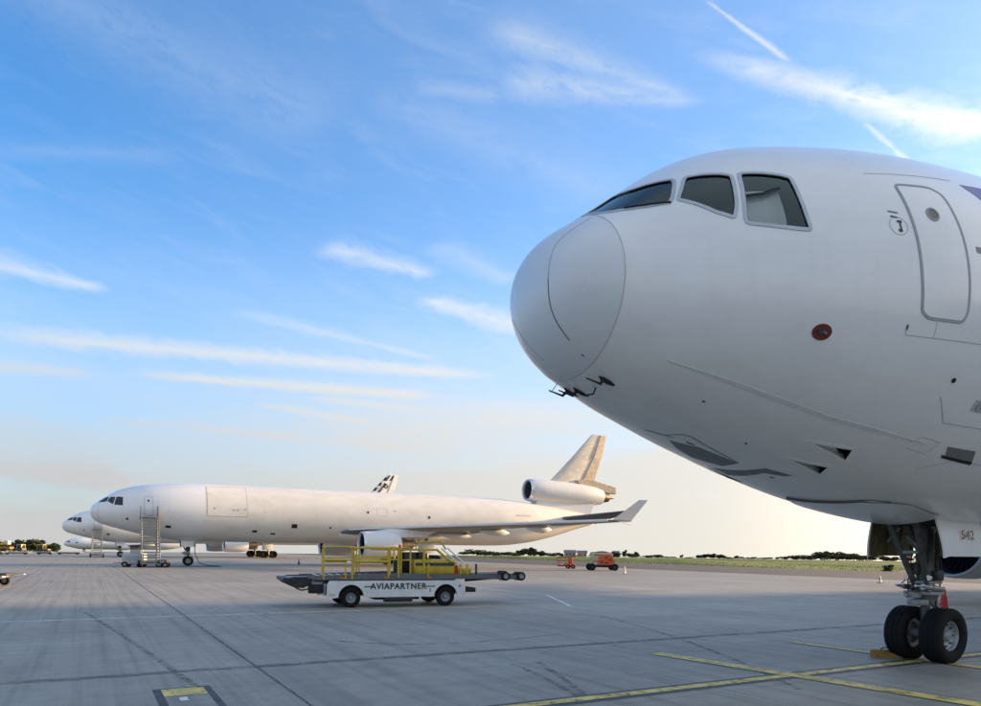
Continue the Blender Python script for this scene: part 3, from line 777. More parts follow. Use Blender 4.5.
def build_gear_nose(root):
    # local origin lies under the nose gear axle
    st = MB(); st.tube((.02, 0, .52), (.02, 0, 1.22), .085, n=20); st.tube((.02, 0, 1.15), (-.02, 0, 2.7), .15, .165, n=20); st.tube((.02, 0, 1.12), (.02, 0, 1.36), .20, n=20)
    s = st.build('nose_gear_strut', M['gear_mid'], root, True, 40)
    MB().tube((.02, 0, .50), (.02, 0, .98), .078, n=20).build('piston', M['chrome'], s)
    MB().tube((.02, -.34, .505), (.02, .34, .505), .075, n=16).build('axle', M['gear_grey'], s)
    for y in (-.13, .13):
        d = MB(); d.tube((-.05, y*.8, 1.30), (-.80, y*2.0, 2.68), .052, .062, n=12); d.build('drag_brace', M['gear_mid'], s)
    MB().tube((-.45, -.2, 2.03), (-.45, .2, 2.03), .035).build('brace_crossbar', M['gear_grey'], s)
    MB().tube((-.04, 0, 1.95), (-.62, 0, 2.35), .04).build('lock_link', M['metal'], s)
    t = MB(); t.prism([(.16, -.09, 1.15), (.50, -.03, .86), (.54, -.03, .90), (.20, -.09, 1.25)], (0, .03, 0)); t.prism([(.16, .06, 1.15), (.50, .0, .86), (.54, .0, .90), (.20, .06, 1.25)], (0, .03, 0))
    t.prism([(.08, -.07, .58), (.50, -.03, .84), (.54, -.03, .89), (.08, -.07, .68)], (0, .03, 0)); t.prism([(.08, .04, .58), (.50, .0, .84), (.54, .0, .89), (.08, .04, .68)], (0, .03, 0))
    t.build('torque_link', M['gear_grey'], s, True, 30)
    # steering cylinders and the forward pointing tow fitting
    for y in (-.20, .20):
        a = MB(); a.tube((-.42, y, 1.40), (.22, y, 1.34), .052, n=14); a.tube((-.62, y*.9, 1.42), (-.42, y, 1.40), .024, n=10); a.tube((-.16, y, 1.375), (-.06, y, 1.365), .066, n=14)
        a.build('steering_cylinder', M['metal'], s, True, 40)
    c = MB(); c.box((-.02, 0, 1.27), (.46, .50, .06), bev=.012); c.box((.02, 0, 1.47), (.40, .40, .05), bev=.01); c.box((-.36, 0, 1.24), (.30, .16, .12), bev=.03); c.tube((-.62, 0, 1.25), (-.40, 0, 1.24), .03)
    c.box((-.22, 0, 1.10), (.24, .30, .11), bev=.03); c.tube((-.58, .05, 1.30), (-.2, .06, 1.30), .02); c.build('steering_collar', M['gear_grey'], s, True, 40)
    h = MB()
    h.path([(.14, .10, 2.5), (.20, .13, 2.0), (.22, .20, 1.6), (.12, .24, 1.36), (-.1, .22, 1.22)], .014); h.path([(.14, -.10, 2.5), (.21, -.13, 2.1), (.20, -.2, 1.7), (.16, -.17, 1.3), (.14, -.10, .95), (.08, -.06, .62)], .013)
    h.path([(-.12, .12, 2.6), (-.17, .16, 1.9), (-.24, .18, 1.52), (-.36, .10, 1.32)], .012); h.path([(-.1, -.12, 2.6), (-.18, -.15, 1.85), (-.28, -.17, 1.5)], .012)
    h.path([(.0, .16, 1.9), (-.05, .2, 1.7), (-.15, .26, 1.52), (-.3, .26, 1.45)], .01)
    tag(h.build('hydraulic_hoses', M['cable'], s), kind='stuff')
    u = MB(); u.box((.20, .0, 2.15), (.16, .26, .42), bev=.03); u.box((-.16, .10, 1.72), (.14, .18, .22), bev=.03); u.box((.06, -.22, 1.60), (.2, .10, .2), bev=.03); u.box((.1, .2, 2.3), (.18, .08, .24), bev=.02)
    u.tube((-.05, -.24, 2.5), (-.05, .24, 2.5), .07); u.tube((.17, .12, 1.6), (.17, .12, 2.05), .04); u.tube((.17, -.12, 1.6), (.17, -.12, 2.05), .04); u.build('valve_blocks', M['gear_dark'], s, True, 40)
    for y in (-.16, .16):
        l = MB(); l.lathe([(0, .001), (0, .05), (.05, .055), (.10, .03), (.12, .001)], (-.26, y*1.3, 1.56), n=16); l.build('taxi_light', M['chrome'], s)
    for y in (-.325, .325): wheel(root, (.02, y, .505), (0, 1 if y > 0 else -1, 0), .51, .40, 'nose_wheel')
    for y in (-1, 1):
        v = []; f = []; nS, nT = 10, 8
        for layer in (0, .03):
            for i in range(nS):
                for j in range(nT):
                    x = -.74+1.40*i/(nS-1); k = j/(nT-1); z = 2.62-.66*k
                    v.append((x+.06*k, y*(.60+.10*math.sin(k*1.5)-layer+.02*k), z-(.03 if i in (0, nS-1) and j == nT-1 else 0)))
        o_ = nS*nT
        for i in range(nS-1):
            for j in range(nT-1):
                a = i*nT+j; f += [(a, a+1, a+nT+1, a+nT), (o_+a, o_+a+nT, o_+a+nT+1, o_+a+1)]
        rim_ = [i*nT for i in range(nS)]+[(nS-1)*nT+j for j in range(1, nT)]+[i*nT+nT-1 for i in range(nS-2, -1, -1)]+[j for j in range(nT-2, 0, -1)]
        for k in range(len(rim_)): a, b = rim_[k], rim_[(k+1) % len(rim_)]; f.append((a, b, o_+b, o_+a))
        mb = MB(); mb.add(v, f); d = mb.build('nose_gear_door', M['white'], root, True, 40)
        # primer painted inner face with stiffeners
        inn = MB(); inn.add([(-.745, y*.560, 2.615), (.665, y*.560, 2.615), (.70, y*.622, 2.28), (.725, y*.645, 1.955), (-.685, y*.645, 1.955), (-.71, y*.622, 2.28)], [(0, 1, 2, 5), (5, 2, 3, 4)]); inn.build('door_liner', M['primer'], d, False)
        rb = MB()
        for x in (-.62, -.2, .2, .58): rb.add([(x, y*.556, 2.56), (x+.05, y*.556, 2.56), (x+.08, y*.64, 2.04), (x+.03, y*.64, 2.04), (x, y*.535, 2.56), (x+.05, y*.535, 2.56), (x+.08, y*.62, 2.04), (x+.03, y*.62, 2.04)], [(4, 5, 6, 7), (0, 1, 5, 4), (1, 2, 6, 5), (2, 3, 7, 6), (3, 0, 4, 7)])
        tag(rb.build('door_ribs', M['primer'], d, False), kind='stuff')
        hh = MB(); hh.tube((-.3, y*.30, 2.5), (-.3, y*.55, 2.22), .022); hh.tube((.35, y*.30, 2.5), (.35, y*.55, 2.22), .022); tag(hh.build('door_rods', M['gear_grey'], d), kind='stuff')
    return s


def build_main_gear(root, y):
    s = MB(); s.tube((24.6, y, .6), (24.6, y*.97, 3.2), .17, .22, n=16); s.tube((24.6, y, 1.5), (24.4, y*.62, 3.0), .09); s.tube((24.5, y, 1.4), (22.9, y*.95, 3.1), .08); s.box((24.6, y, .56), (1.75, .24, .22), bev=.05)
    o = s.build('main_gear_leg', M['gear_grey'], root, True, 40)
    d = MB(); d.box((24.3, y*1.09, 2.15), (2.0, .06, 1.3), bev=.02); d.build('gear_door', M['white'], o)
    for dx in (-.80, .80):
        for dy in (-.69, .69):
            t = MB(); tyre_mb(t, (24.6+dx, y+dy, .68), (0, 1, 0), .68, .52, False); t.lathe([(-.20, .001), (-.20, .36), (.20, .36), (.24, .3), (.1, .2), (.12, .001)], (24.6+dx, y+dy, .68), (0, 1 if dy > 0 else -1, 0), 24)
            t.build('main_wheel', M['rubber'], root, True, 40)
    return o


def shared_parts(root, fin_name='fin'):
    """wings, tail, engines and gear; local axes aft / starboard / up with the origin under the nose gear"""
    for s in (-1, 1):
        w = lofted('wing', [(2.2, 24.0, 37.2, 3.75, .075), (3.2, 25.1, 37.0, 3.95, .072), (9, 30.0, 38.2, 4.30, .068), (17, 36.9, 42.2, 4.62, .066), (25, 43.8, 46.5, 4.95, .066), (25.4, 44.4, 46.6, 4.98, .04)], M['wing'], root, s)
        MB().path([(25.2-G, 3.0*s, 4.0), (30.1-G, 9*s, 4.32), (37.0-G, 17*s, 4.63), (43.9-G, 25*s, 4.95)], .14, 10).build('slat', M['nacelle'], w)
        wg = MB(); lo = [(44.2, 25.2, 4.95), (46.5, 25.2, 4.95), (47.7, 26.2, 6.95), (46.7, 26.15, 6.95)]
        wg.prism([(a-G, b*s, c) for a, b, c in lo], (0, .07*s, .02)); wg.build('winglet', M['white'], w, False)
        wd = MB(); wd.prism([(a-G, b*s, c) for a, b, c in [(44.6, 25.2, 4.95), (45.8, 25.2, 4.93), (46.4, 25.6, 4.55), (46.0, 25.6, 4.55)]], (0, .05*s, .02)); wd.build('lower_winglet', M['white'], w, False)
        for yy, l0, ln, z0 in ((6.2, 34.2, 4.4, 3.7), (12.0, 36.6, 3.8, 4.02), (17.4, 39.2, 3.2, 4.3)):
            f = MB(); f.lathe([(0, .01), (.15*ln, .22), (.4*ln, .38), (.65*ln, .42), (.85*ln, .30), (ln, .03)], (l0-G, yy*s, z0), (1, 0, -.05), 14); f.build('flap_track_fairing', M['white'], w)
        sl = MB(); sl.prism([(a-G, b*s, c) for a, b, c in [(37.0, 3.3, 3.78), (37.9, 9, 4.12), (38.7, 9, 3.95), (38.0, 3.3, 3.55)]], (0, 0, .05)); sl.build('flap', M['wing'], w, False)
        e = nacelle(root, (24.85-G, 8.1*s, 2.42), s)
        py = MB(); py.prism([(a-G, (8.1-.2)*s, z) for a, z in ((26.2, 3.80), (28.0, 4.10), (33.5, 4.05), (32.0, 3.3), (28.5, 3.2))], (0, .4*s, 0)); py.build('pylon', M['white'], e, False)
        lofted('tailplane', [(.8, 53.2, 60.6, 6.15, .09), (9.0, 58.6, 60.9, 7.05, .09), (9.15, 59.2, 60.9, 7.06, .05)], M['wing'], root, s)
        build_main_gear(root, 5.3*s)
    f = MB(); n1, n2 = 28, 14
    for i in range(n1+1):
        for j in range(n2*2):
            a = math.pi*i/n1; b = math.pi*j/n2
            f.v.append(Vector((31.0-G-9.5*math.cos(a), 3.32*math.sin(a)*math.cos(b), 3.75+1.48*math.sin(a)*math.sin(b))))
    f.f += [(i*2*n2+j, i*2*n2+(j+1) % (2*n2), (i+1)*2*n2+(j+1) % (2*n2), (i+1)*2*n2+j) for i in range(n1) for j in range(2*n2)]
    f.build('wing_body_fairing', M['white'], root, True, 80)
    # tail engine on its plinth, fin above
    ax = Vector((11.9, 0, -.42)).normalized(); c = (49.7-G, 0, 9.88)
    o = MB().lathe([(.35, 1.44), (.9, 1.53), (2.5, 1.58), (8.0, 1.50), (10.6, 1.30), (11.9, 1.02), (11.85, .95), (11.0, .98)], c, ax, 56).build('tail_engine_nacelle', M['nacelle'], root, True, 40)
    MB().lathe([(.38, 1.442), (.12, 1.40), (.02, 1.32), (0, 1.27), (.04, 1.22), (.15, 1.18), (.4, 1.16)], c, ax, 56).build('inlet_lip', M['lip'], o, True, 60)
    MB().lathe([(.4, 1.16), (2.2, 1.16), (4, 1.0)], c, ax, 40).build('inlet_duct', M['gear_mid'], o)
    MB().lathe([(3.0, .001), (3.4, .35), (4, 1.0)], c, ax, 32).build('fan', M['fan'], o)
    MB().lathe([(11.0, .92), (12.2, .78), (13.1, .60), (13.08, .52), (12.2, .5)], c, ax, 36).build('core_nozzle', M['nozzle'], o, True, 40)
    MB().lathe([(12.2, .42), (13.2, .30), (14.3, .03)], c, ax, 20).build('exhaust_cone', M['nozzle'], o)
    sk = MB(); sk.prism([(a-G, -.75, z) for a, z in ((50.6, 7.6), (51.0, 8.7), (60.0, 8.55), (59.2, 6.6))], (0, 1.5, 0)); sk.build('engine_plinth', M['white'], o, True, 20)
    fin = lofted(fin_name, [(0, 52.9, 58.4, 10.9, .11), (0, 56.7, 60.3, 14.6, .10), (0, 59.9, 61.6, 17.9, .09), (0, 60.4, 61.7, 18.0, .03)], M['fin_paint'], root, 1, True)
    rd = MB()
    for (z0, z1, a0, a1, b0, b1) in ((10.95, 14.55, 58.25, 60.2, 60.15, 61.45), (14.62, 17.95, 60.25, 61.5, 61.5, 62.45)):
        rd.add([(a0-G, -.16, z0), (b0+.1-G, -.03, z0), (b0+.1-G, .03, z0), (a0-G, .16, z0), (a1-G, -.10, z1), (b1-G, -.02, z1), (b1-G, .02, z1), (a1-G, .10, z1)], [(0, 1, 2, 3), (4, 7, 6, 5), (0, 4, 5, 1), (1, 5, 6, 2), (2, 6, 7, 3), (3, 7, 4, 0)])
    rd.build('rudder', M['rudder_sunlit_tan'], fin, False)
    fb = MB(); fb.prism([(a-G, -.34, z) for a, z in ((57.2, 11.55), (59.5, 11.75), (63.9, 10.85), (64.0, 9.95), (62.2, 10.1), (58.5, 10.7))], (0, .68, 0)); fb.build('fin_fairing', M['rudder_sunlit_tan'], fin, True, 20)
    build_gear_nose(root)


PL_DOOR = [(4.30, 30.5), (4.34, 31.8), (4.88, 31.4), (5.03, 28.5), (5.06, 14), (5.075, 0), (5.08, -8.2), (5.02, -10.9), (4.46, -11.1), (4.34, -9.2), (4.30, 3), (4.29, 18)]


def far_details(root, fus_o):
    for p in ALL_PANES: patch('cockpit_window', p, .012, M['far_glass'], fus_o, .3)
    d = patch('crew_door', [(s+.4, t) for s, t in PL_DOOR], .010, M['white'], fus_o, .3)
    ribbon('door_seal', [(s+.4, t) for s, t in PL_DOOR], .05, .014, M['seam'], d, True, .25)
    patch('door_window', [(5.05+.10*math.cos(a), 21+2.4*math.sin(a)) for a in np.linspace(0, 2*math.pi, 12)[:-1]], .02, M['far_glass'], d, .3)
    cd = patch('cargo_door', [(10.45, 62), (14.3, 62), (14.3, -8), (10.45, -8)], .010, M['weathered'], fus_o, .35)
    ribbon('cargo_door_seam', [(10.45, 62), (14.3, 62), (14.3, -8), (10.45, -8)], .05, .013, M['seam'], cd, True, .3)
    for s, t in ((11.0, 8), (12.9, 6), (13.3, 6), (14.0, 8)): patch('latch_mark', [(s, t), (s+.16, t), (s+.16, t-3), (s, t-3)], .016, M['seal'], cd, .3)
    for s, t, w, h in ((14.9, -36, .5, 5), (16.8, -42, .5, 4), (18.9, -20, .6, 9), (23.0, -24, .2, 4), (6.6, -31, .5, 6), (3.1, -20, .22, 6), (27.2, 12, .2, 5), (30.4, 16, .2, 3), (34.6, 6, .25, 6)):
        patch('vent', [(s, t), (s+w, t), (s+w, t-h), (s, t-h)], .012, M['dark'] if h > 3 else M['seal'], fus_o, .3)
    ribbon('radome_seam', [(.72, a) for a in range(0, 360, 12)], .03, .006, M['seam'], fus_o, True, .3)
    ribbon('hatch_seam', [(28.4, 20), (29.6, 20), (29.6, 4), (28.4, 4)], .05, .012, M['nacelle'], fus_o, True, .3)
    patch('registration_mark', [(46.6, 18), (48.0, 18), (48.0, 14), (46.6, 14)], .012, M['seam'], fus_o, .4)
    patch('registration_mark', [(48.15, 18), (48.8, 18), (48.8, 14), (48.15, 14)], .012, M['seam'], fus_o, .4)
    for s in (6.9, 16.0, 21.5, 40.0): ribbon('skin_joint', [(s, a) for a in range(0, 360, 12)], .03, .004, M['faint'], fus_o, True, .4)
    for s in (.86,): patch('probe', [(s, -70), (s+.25, -72), (s+.1, -76)], .06, M['black'], fus_o)


COARSE = np.concatenate([np.linspace(0, 1, 40)**2*9, np.linspace(9.5, 42, 20), np.linspace(43, 62, 24)])

# ---- the freighter parked across the apron (built first, its shared parts are then copied)
jet_far = empty('cargo_jet', ground(187.6, 565.6), R(28))
tag(jet_far, 'whole white three-engined freighter parked side-on across the apron, stairs at its door', 'airplane', 'parked white freighters')
shared_parts(jet_far)
shared = [o for o in COL.objects if o.parent == jet_far]
fo = skin('fuselage', np.concatenate([[10.2], COARSE[COARSE > 10.2]]), 72, M['weathered'], jet_far)
skin('nose_section', np.concatenate([COARSE[COARSE < 10.2], [10.2]]), 72, M['white'], jet_far)
far_details(jet_far, fo)

# ---- the next one behind it, with a patterned fin
jet_third = copy_tree(jet_far)
jet_third.location = ground(120, 556.9); jet_third.rotation_euler = (0, 0, R(31.5))
tag(jet_third, 'white freighter mostly hidden behind the side-on jet, black patterned fin showing above it', 'airplane', 'parked white freighters')
fin3 = next(o for o in COL.objects if o.parent == jet_third and o.name.startswith('fin'))


for o in [fin3]+[c for c in COL.objects if c.parent == fin3]:
    o.material_slots[0].link = 'OBJECT'; o.material_slots[0].material = M['white']


def fin_decal(name, poly, m=None):
    """poly in (station, z) on the port face of the fin"""
    def y(s, z):
        le = np.interp(z, [10.9, 14.6, 17.9], [52.9, 56.7, 59.9]); te = np.interp(z, [10.9, 14.6, 17.9], [58.4, 60.3, 61.6]); c = te-le; t = .10
        x = min(max((s-le)/c, .0), 1.); return -(5*(.2969*math.sqrt(x)-.126*x-.3516*x**2+.2843*x**3-.1036*x**4)*c*t*1.05+.03)
    n = len(poly); MB().add([(s-G, y(s, z), z) for s, z in poly]+[(s-G, y(s, z)+.025, z) for s, z in poly], [tuple(range(n))]+[(i, (i+1) % n, n+(i+1) % n, n+i) for i in range(n)]).build(name, m or M['black'], fin3, False)


for k in range(4):
    z = 13.1+k*1.15; le = np.interp(z, [10.9, 14.6, 17.9], [52.9, 56.7, 59.9])
    fin_decal('fin_stripe', [(le+.12, z), (le+.75, z), (le+1.15, z+.7), (le+.75, z+.72)])
    if k < 3: fin_decal('fin_stripe', [(le+1.25, z-.3), (le+1.75, z-.3), (le+2.2, z+.4), (le+1.75, z+.4)])
fin_decal('fin_stripe', [(60.3, 16.6), (60.75, 16.6), (61.5, 17.7), (61.05, 17.7)]); fin_decal('fin_stripe', [(59.2, 16.5), (59.65, 16.5), (60.6, 17.75), (60.2, 17.75)])
text_mesh('fin_letter', 'P', 2.6, M['black'], fin3, Matrix.Translation((59.0-G, -.34, 15.0)) @ Matrix.Rotation(R(90), 4, 'X') @ Matrix.Shear('XZ', 4, (.0, 0)) @ Matrix.Rotation(R(-28), 4, 'Z'), .02)

# ---- the near freighter: same airframe, finely built nose
jet = empty('cargo_jet', GEAR, HD)
tag(jet, 'huge white freighter nose with cockpit windows and nose gear, filling the right of the view', 'airplane', 'parked white freighters')
for o in shared: copy_tree(o, jet)
fine = np.concatenate([np.linspace(0, 1, 46)[:-1]**2*.62, np.arange(.62, 5.2, .03), np.linspace(5.25, 12, 46), np.linspace(13, 42, 30), np.linspace(43, 62, 30)])
fu = skin('fuselage', fine[fine >= .70], 512, M['white'], jet, holes=ALL_PANES+INLETS)
nfine = fine[fine < .70]; radome = skin('radome', np.append(nfine, fine[fine >= .70][0]), 256, M['radome'], jet)
ck = skin('cockpit_lining', np.arange(.62, 3.9, .03), 512, M['lining'], fu, off=-.05, holes=ALL_PANES, flip=True)
T_, B_, W_, Z_ = prof(np.array([3.86])); ring = [tuple(fus(np.array([3.86]), np.array([a]), -.05)[0]) for a in np.linspace(0, 2*math.pi, 40)[:-1]]
MB().add(ring, [tuple(range(len(ring)))]).build('cockpit_bulkhead', M['lining'], ck, False)
MB().box((2.85-G, 0, 5.35), (1.9, 2.8, .06)).build('cockpit_floor', M['lining'], ck, False)
gs = MB(); gs.prism([(1.15-G, -.85, 5.9), (1.75-G, -.85, 6.05), (1.8-G, -.85, 5.5), (1.2-G, -.85, 5.4)], (0, 1.7, 0)); gs.build('glareshield', M['lining'], ck, False)
for y in (-.62, .62):
    se = MB(); se.box((2.75-G, y, 5.75), (.55, .52, .14), bev=.04); se.box((3.02-G, y, 6.25), (.14, .50, .85), Matrix.Rotation(R(10), 3, 'Y'), bev=.05); se.box((3.08-G, y, 6.78), (.12, .28, .24), bev=.05); se.build('pilot_seat', M['lining'], ck)
for f_ in ((lambda L: L), mirror):
    patch('sun_shade', f_([(2.22, 36.5), (2.68, 33), (2.62, 16), (2.08, 19)]), -.10, M['shade'], ck, .15)
    ribbon('shade_rail', f_([(2.20, 31), (2.42, 30.5), (2.66, 32)]), .03, -.07, M['lining'], ck, False, .05)
for k, p in enumerate(ALL_PANES):
    rp = round_poly(p, .18, 3)
    g = patch('cockpit_window', rp, -.012, M['glass'], fu, .1)
    ribbon('window_frame', rp, .048, .010, M['grey_frame'], g, True, .03)
    cc = np.mean(rp, 0); ribbon('window_gasket', [tuple(cc+(np.array(q)-cc)*.955) for q in rp], .022, .004, M['dark_seam'], g, True, .03)
for sgn in (1, -1):
    wpts = [(1.40, 39.5), (1.15, 46), (.97, 52)]; wpts = wpts if sgn > 0 else mirror(wpts)
    ribbon('wiper', wpts, .014, .03, M['black'], fu, False, .05)
dr = patch('crew_door', PL_DOOR, .006, M['white'], fu, .12)
ribbon('door_seal', round_poly(PL_DOOR, .22, 3), .036, .010, M['seal'], dr, True, .04)
pw = patch('door_window', [(4.66+.085*math.cos(a), 20.6+1.95*math.sin(a)) for a in np.linspace(0, 2*math.pi, 25)[:-1]], .012, M['far_glass'], dr, .2)
ribbon('door_window_rim', [(4.66+.09*math.cos(a), 20.6+2.05*math.sin(a)) for a in np.linspace(0, 2*math.pi, 25)[:-1]], .025, .015, M['seal'], pw, True, .05)
ribbon('door_surround_seam', [(3.95, 37), (5.5, 37)], .010, .003, M['seam'], fu); ribbon('door_surround_seam', [(4.18, -13.5), (4.19, -17.2), (5.6, -15.8)], .012, .003, M['seam'], fu); ribbon('door_surround_seam', [(4.62, -12), (4.63, -16.8)], .010, .003, M['seam'], fu)
patch('step_mark', [(4.17, -14.0), (4.20, -14.0), (4.20, -15.6), (4.17, -15.6)], .005, M['dark_seam'], fu)
ribbon('handle_recess', [(4.06+.13*math.cos(a), 16.2+2.9*math.sin(a)) for a in np.linspace(0, 2*math.pi, 25)[:-1]], .010, .003, M['seam'], fu, True, .05)
for poly in ([(4.05, 18.0), (4.12, 18.0), (4.12, 17.1), (4.05, 17.3)], [(4.075, 17.1), (4.10, 17.1), (4.10, 14.6), (4.075, 14.6)], [(4.04, 15.2), (4.10, 15.0), (4.10, 14.2), (4.05, 14.2)], [(3.99, 19.6), (4.09, 19.0), (4.06, 18.7), (3.97, 19.2)]):
    patch('handle_mark', poly, .005, M['black'], fu)
patch('notice_mark', [(3.97, 21.4), (4.11, 20.8), (4.11, 20.2), (3.97, 20.8)], .004, M['belly_grey'], fu)
patch('notice_mark', [(5.26, 11.6), (5.36, 11.4), (5.36, 9.6), (5.26, 9.8)], .004, M['belly_grey'], fu)
patch('livery_block', [(5.62, 35.5), (9.5, 37.5), (9.5, 14), (6.5, 14), (6.12, 20)], .004, M['blue'], fu, .2)
# red-ringed air data sensor
sn = patch('air_data_sensor', [(3.05+.128*math.cos(a), -20.2+3.0*math.sin(a)) for a in np.linspace(0, 2*math.pi, 33)[:-1]], .008, M['red'], fu, .2)
patch('sensor_disc', [(3.05+.055*math.cos(a), -20.2+1.3*math.sin(a)) for a in np.linspace(0, 2*math.pi, 25)[:-1]], .016, M['gear_dark'], sn, .2)
cpt = fus(np.array([3.07]), np.array([R(-20.3)]), .012)[0]; cp2 = fus(np.array([3.07]), np.array([R(-20.3)]), .06)[0]
MB().tube(cpt, cp2, .022, .014, 12).build('sensor_vane', M['metal'], sn)
# radome
def curve(pts, k=6):
    P = [math.sqrt(p[0])*np.array([math.cos(R(p[1])), math.sin(R(p[1]))]) for p in pts]; P = [2*P[0]-P[1]]+P+[2*P[-1]-P[-2]]; out = []
    for i in range(1, len(P)-2):
        for t in np.linspace(0, 1, k, endpoint=False):
            a, b, c, d = P[i-1:i+3]; out.append(tuple(.5*((2*b)+(c-a)*t+(2*a-5*b+4*c-d)*t*t+(3*b-a-3*c+d)*t**3)))
    out = np.array(out+[tuple(P[-2])]); return [(float(x*x+y*y), math.degrees(math.atan2(y, x))) for x, y in out]


ribbon('radome_seam', [(.71, a) for a in range(-180, 180, 4)], .011, .003, M['seam'], fu, True, .05)
for lst, mm in (([(.66, 62), (.43, 57.8), (.15, 46.2), (.06, -6.2)], M['seam']), ([(.06, -6.2), (.13, -45.8), (.37, -59)], M['dark_seam']), ([(.12, -150), (.14, -125), (.37, -97)], M['seam'])):
    ribbon('lightning_strip', curve(lst), .011, .004, mm, radome, False, .03)
# pitot probes: a mast with a forward pointing tube
for s, t, ln in ((.92, -71, .24), (.92, -109, .24), (.90, -97, .20)):
    b = Vector(fus(np.array([s]), np.array([R(t)]))[0]); e = Vector(fus(np.array([s]), np.array([R(t)]), .11)[0])
    pr_ = MB(); pr_.tube(b+Vector((.05, 0, -.01)), e, .03, .016, 10); pr_.tube(e+Vector((.02, 0, 0)), e+Vector((-.22, 0, .05)), .015, .009, 10); pr_.lathe([(0, .002), (.06, .035), (.16, .045), (.26, .03), (.32, .002)], b+Vector((-.04, 0, .01)), (1, 0, -.28), 12)
    pr_.build('pitot_probe', M['black'], fu, True, 40)
av = Vector(fus(np.array([1.0]), np.array([R(-82)]))[0]); MB().path([av, av+Vector((-.05, -.02, -.09)), av+Vector((-.20, -.05, -.13))], .011).build('angle_vane', M['black'], fu)
wv_ = fus(np.array([.62]), np.array([R(-93)]))[0]; MB().path([Vector(wv_)+Vector((0, 0, .02)), Vector(wv_)+Vector((-.06, 0, -.10)), Vector(wv_)+Vector((-.16, .02, -.24))], .006).build('static_wick', M['metal'], fu)
# belly chine strip, access panels, markings and the two air inlets
for sg in (1, -1):
    f_ = (lambda L: L) if sg > 0 else mirror
    ribbon('chine_strip', f_([(1.44, -44.6), (2.1, -46.3), (2.73, -47.8), (3.88, -49.4), (5.56, -47.6)]), .055, .008, M['faint'], fu, False, .08, (.2, 1, 1, 1, .3))
    ribbon('belly_panel_seam', f_([(5.2, -33), (5.55, -40), (7.2, -37)]), .014, .003, M['seam'], fu); ribbon('belly_panel_seam', f_([(5.30, -49), (5.43, -46), (5.8, -46), (5.75, -51), (5.36, -51)]), .010, .003, M['seam'], fu)
    ribbon('belly_panel_seam', f_([(5.9, -57), (6.4, -50), (8.2, -48)]), .012, .003, M['seam'], fu)
    patch('drain_hole', f_([(5.25+.04*math.cos(a), -27.4+.8*math.sin(a)) for a in np.linspace(0, 2*math.pi, 13)[:-1]]), .004, M['dark'], fu)
    for kk, poly in enumerate(INLETS):
        poly = f_(poly)
        if sg < 0:
            patch('air_inlet', poly, .004, M['belly_grey'], fu, .2); patch('inlet_opening', [tuple(np.array(poly[0])*.35+np.array(poly[1])*.65), poly[1], poly[2], tuple(np.array(poly[0])*.35+np.array(poly[2])*.65)], .006, M['dark'], fu, .2); continue
        A, B, C = [np.array(q) for q in poly]; v = []; n = 14
        for i in range(n):
            k = .04+.96*i/(n-1); p, q = A+(B-A)*k, A+(C-A)*k; dep = -.15*k**1.3
            for pt, d in ((p, 0.), (p, dep), (q, dep), (q, 0.)): v.append(fus(np.array([pt[0]]), np.array([R(pt[1])]), d-.002)[0])
        f = [(4*i+k, 4*i+4+k, 4*i+5+k, 4*i+1+k) for i in range(n-1) for k in range(3)]
        o = mesh_obj('air_inlet', v, f, M['white'], fu, False)
        mesh_obj('inlet_throat', [v[-4], v[-3], v[-2], v[-1]], [(0, 1, 2, 3)], M['dark'], o, False)
        k0 = .62; P, Q = A+(B-A)*k0, A+(C-A)*k0
        th_ = []
        for pt in (P, B, C, Q):
            kk_ = (pt[0]-A[0])/(B[0]-A[0]); th_.append(fus(np.array([pt[0]]), np.array([R(pt[1])]), -.15*min(1, kk_)**1.3+.006)[0])
        mesh_obj('inlet_mouth', th_, [(0, 1, 2, 3)], M['dark'], o, False)
        ribbon('inlet_rim', [tuple(A), tuple(B), tuple(C)], .055, .004, M['white'], o, True, .05)
for poly, mm in (([(2.16, -99), (2.30, -97.5), (2.62, -91), (2.50, -92.2)], 'belly_grey'), ([(2.66, -96), (3.02, -89), (3.75, -87.2), (3.80, -96), (3.4, -103), (3.0, -101)], 'belly_grey'), ([(3.95, -104), (4.10, -82.6), (4.56, -80.0), (4.52, -82.2), (4.25, -86), (4.33, -104)], 'belly_grey')):
    patch('belly_marking', poly, .004, M[mm], fu, .15)
ribbon('belly_panel_edge', [(2.47, -93.2), (2.50, -88), (2.56, -85), (2.66, -83.8), (3.06, -85.2), (3.75, -87)], .028, .006, M['seal'], fu, False, .04)
patch('belly_mark_small', [(2.78, -89.0), (2.92, -88.6), (2.92, -89.4), (2.78, -89.9)], .006, M['black'], fu)
patch('belly_mark_small', [(4.42, -86.5), (4.5, -86), (4.5, -87), (4.42, -87.3)], .006, M['dark_seam'], fu)
for s, t in ((3.3, -73), (.57, -63), (5.9, -84), (2.2, -60)): patch('skin_port', [(s+.022*math.cos(a), t+.5*math.sin(a)) for a in np.linspace(0, 2*math.pi, 11)[:-1]], .004, M['dark'], fu)
lp = patch('lower_beacon_door', [(5.55, -99), (5.9, -84), (6.15, -76), (6.9, -72), (8.0, -75), (8.0, -105), (6.9, -108), (6.1, -104)], .030, M['white'], fu, .12)
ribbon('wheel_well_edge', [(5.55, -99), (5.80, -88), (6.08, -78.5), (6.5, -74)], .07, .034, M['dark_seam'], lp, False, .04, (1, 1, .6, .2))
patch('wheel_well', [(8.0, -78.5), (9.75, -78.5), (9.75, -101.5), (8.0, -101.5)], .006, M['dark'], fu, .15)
for t in (40, -5, -28): ribbon('skin_joint', [(7.0, t), (14, t)], .010, .002, M['faint'], fu)
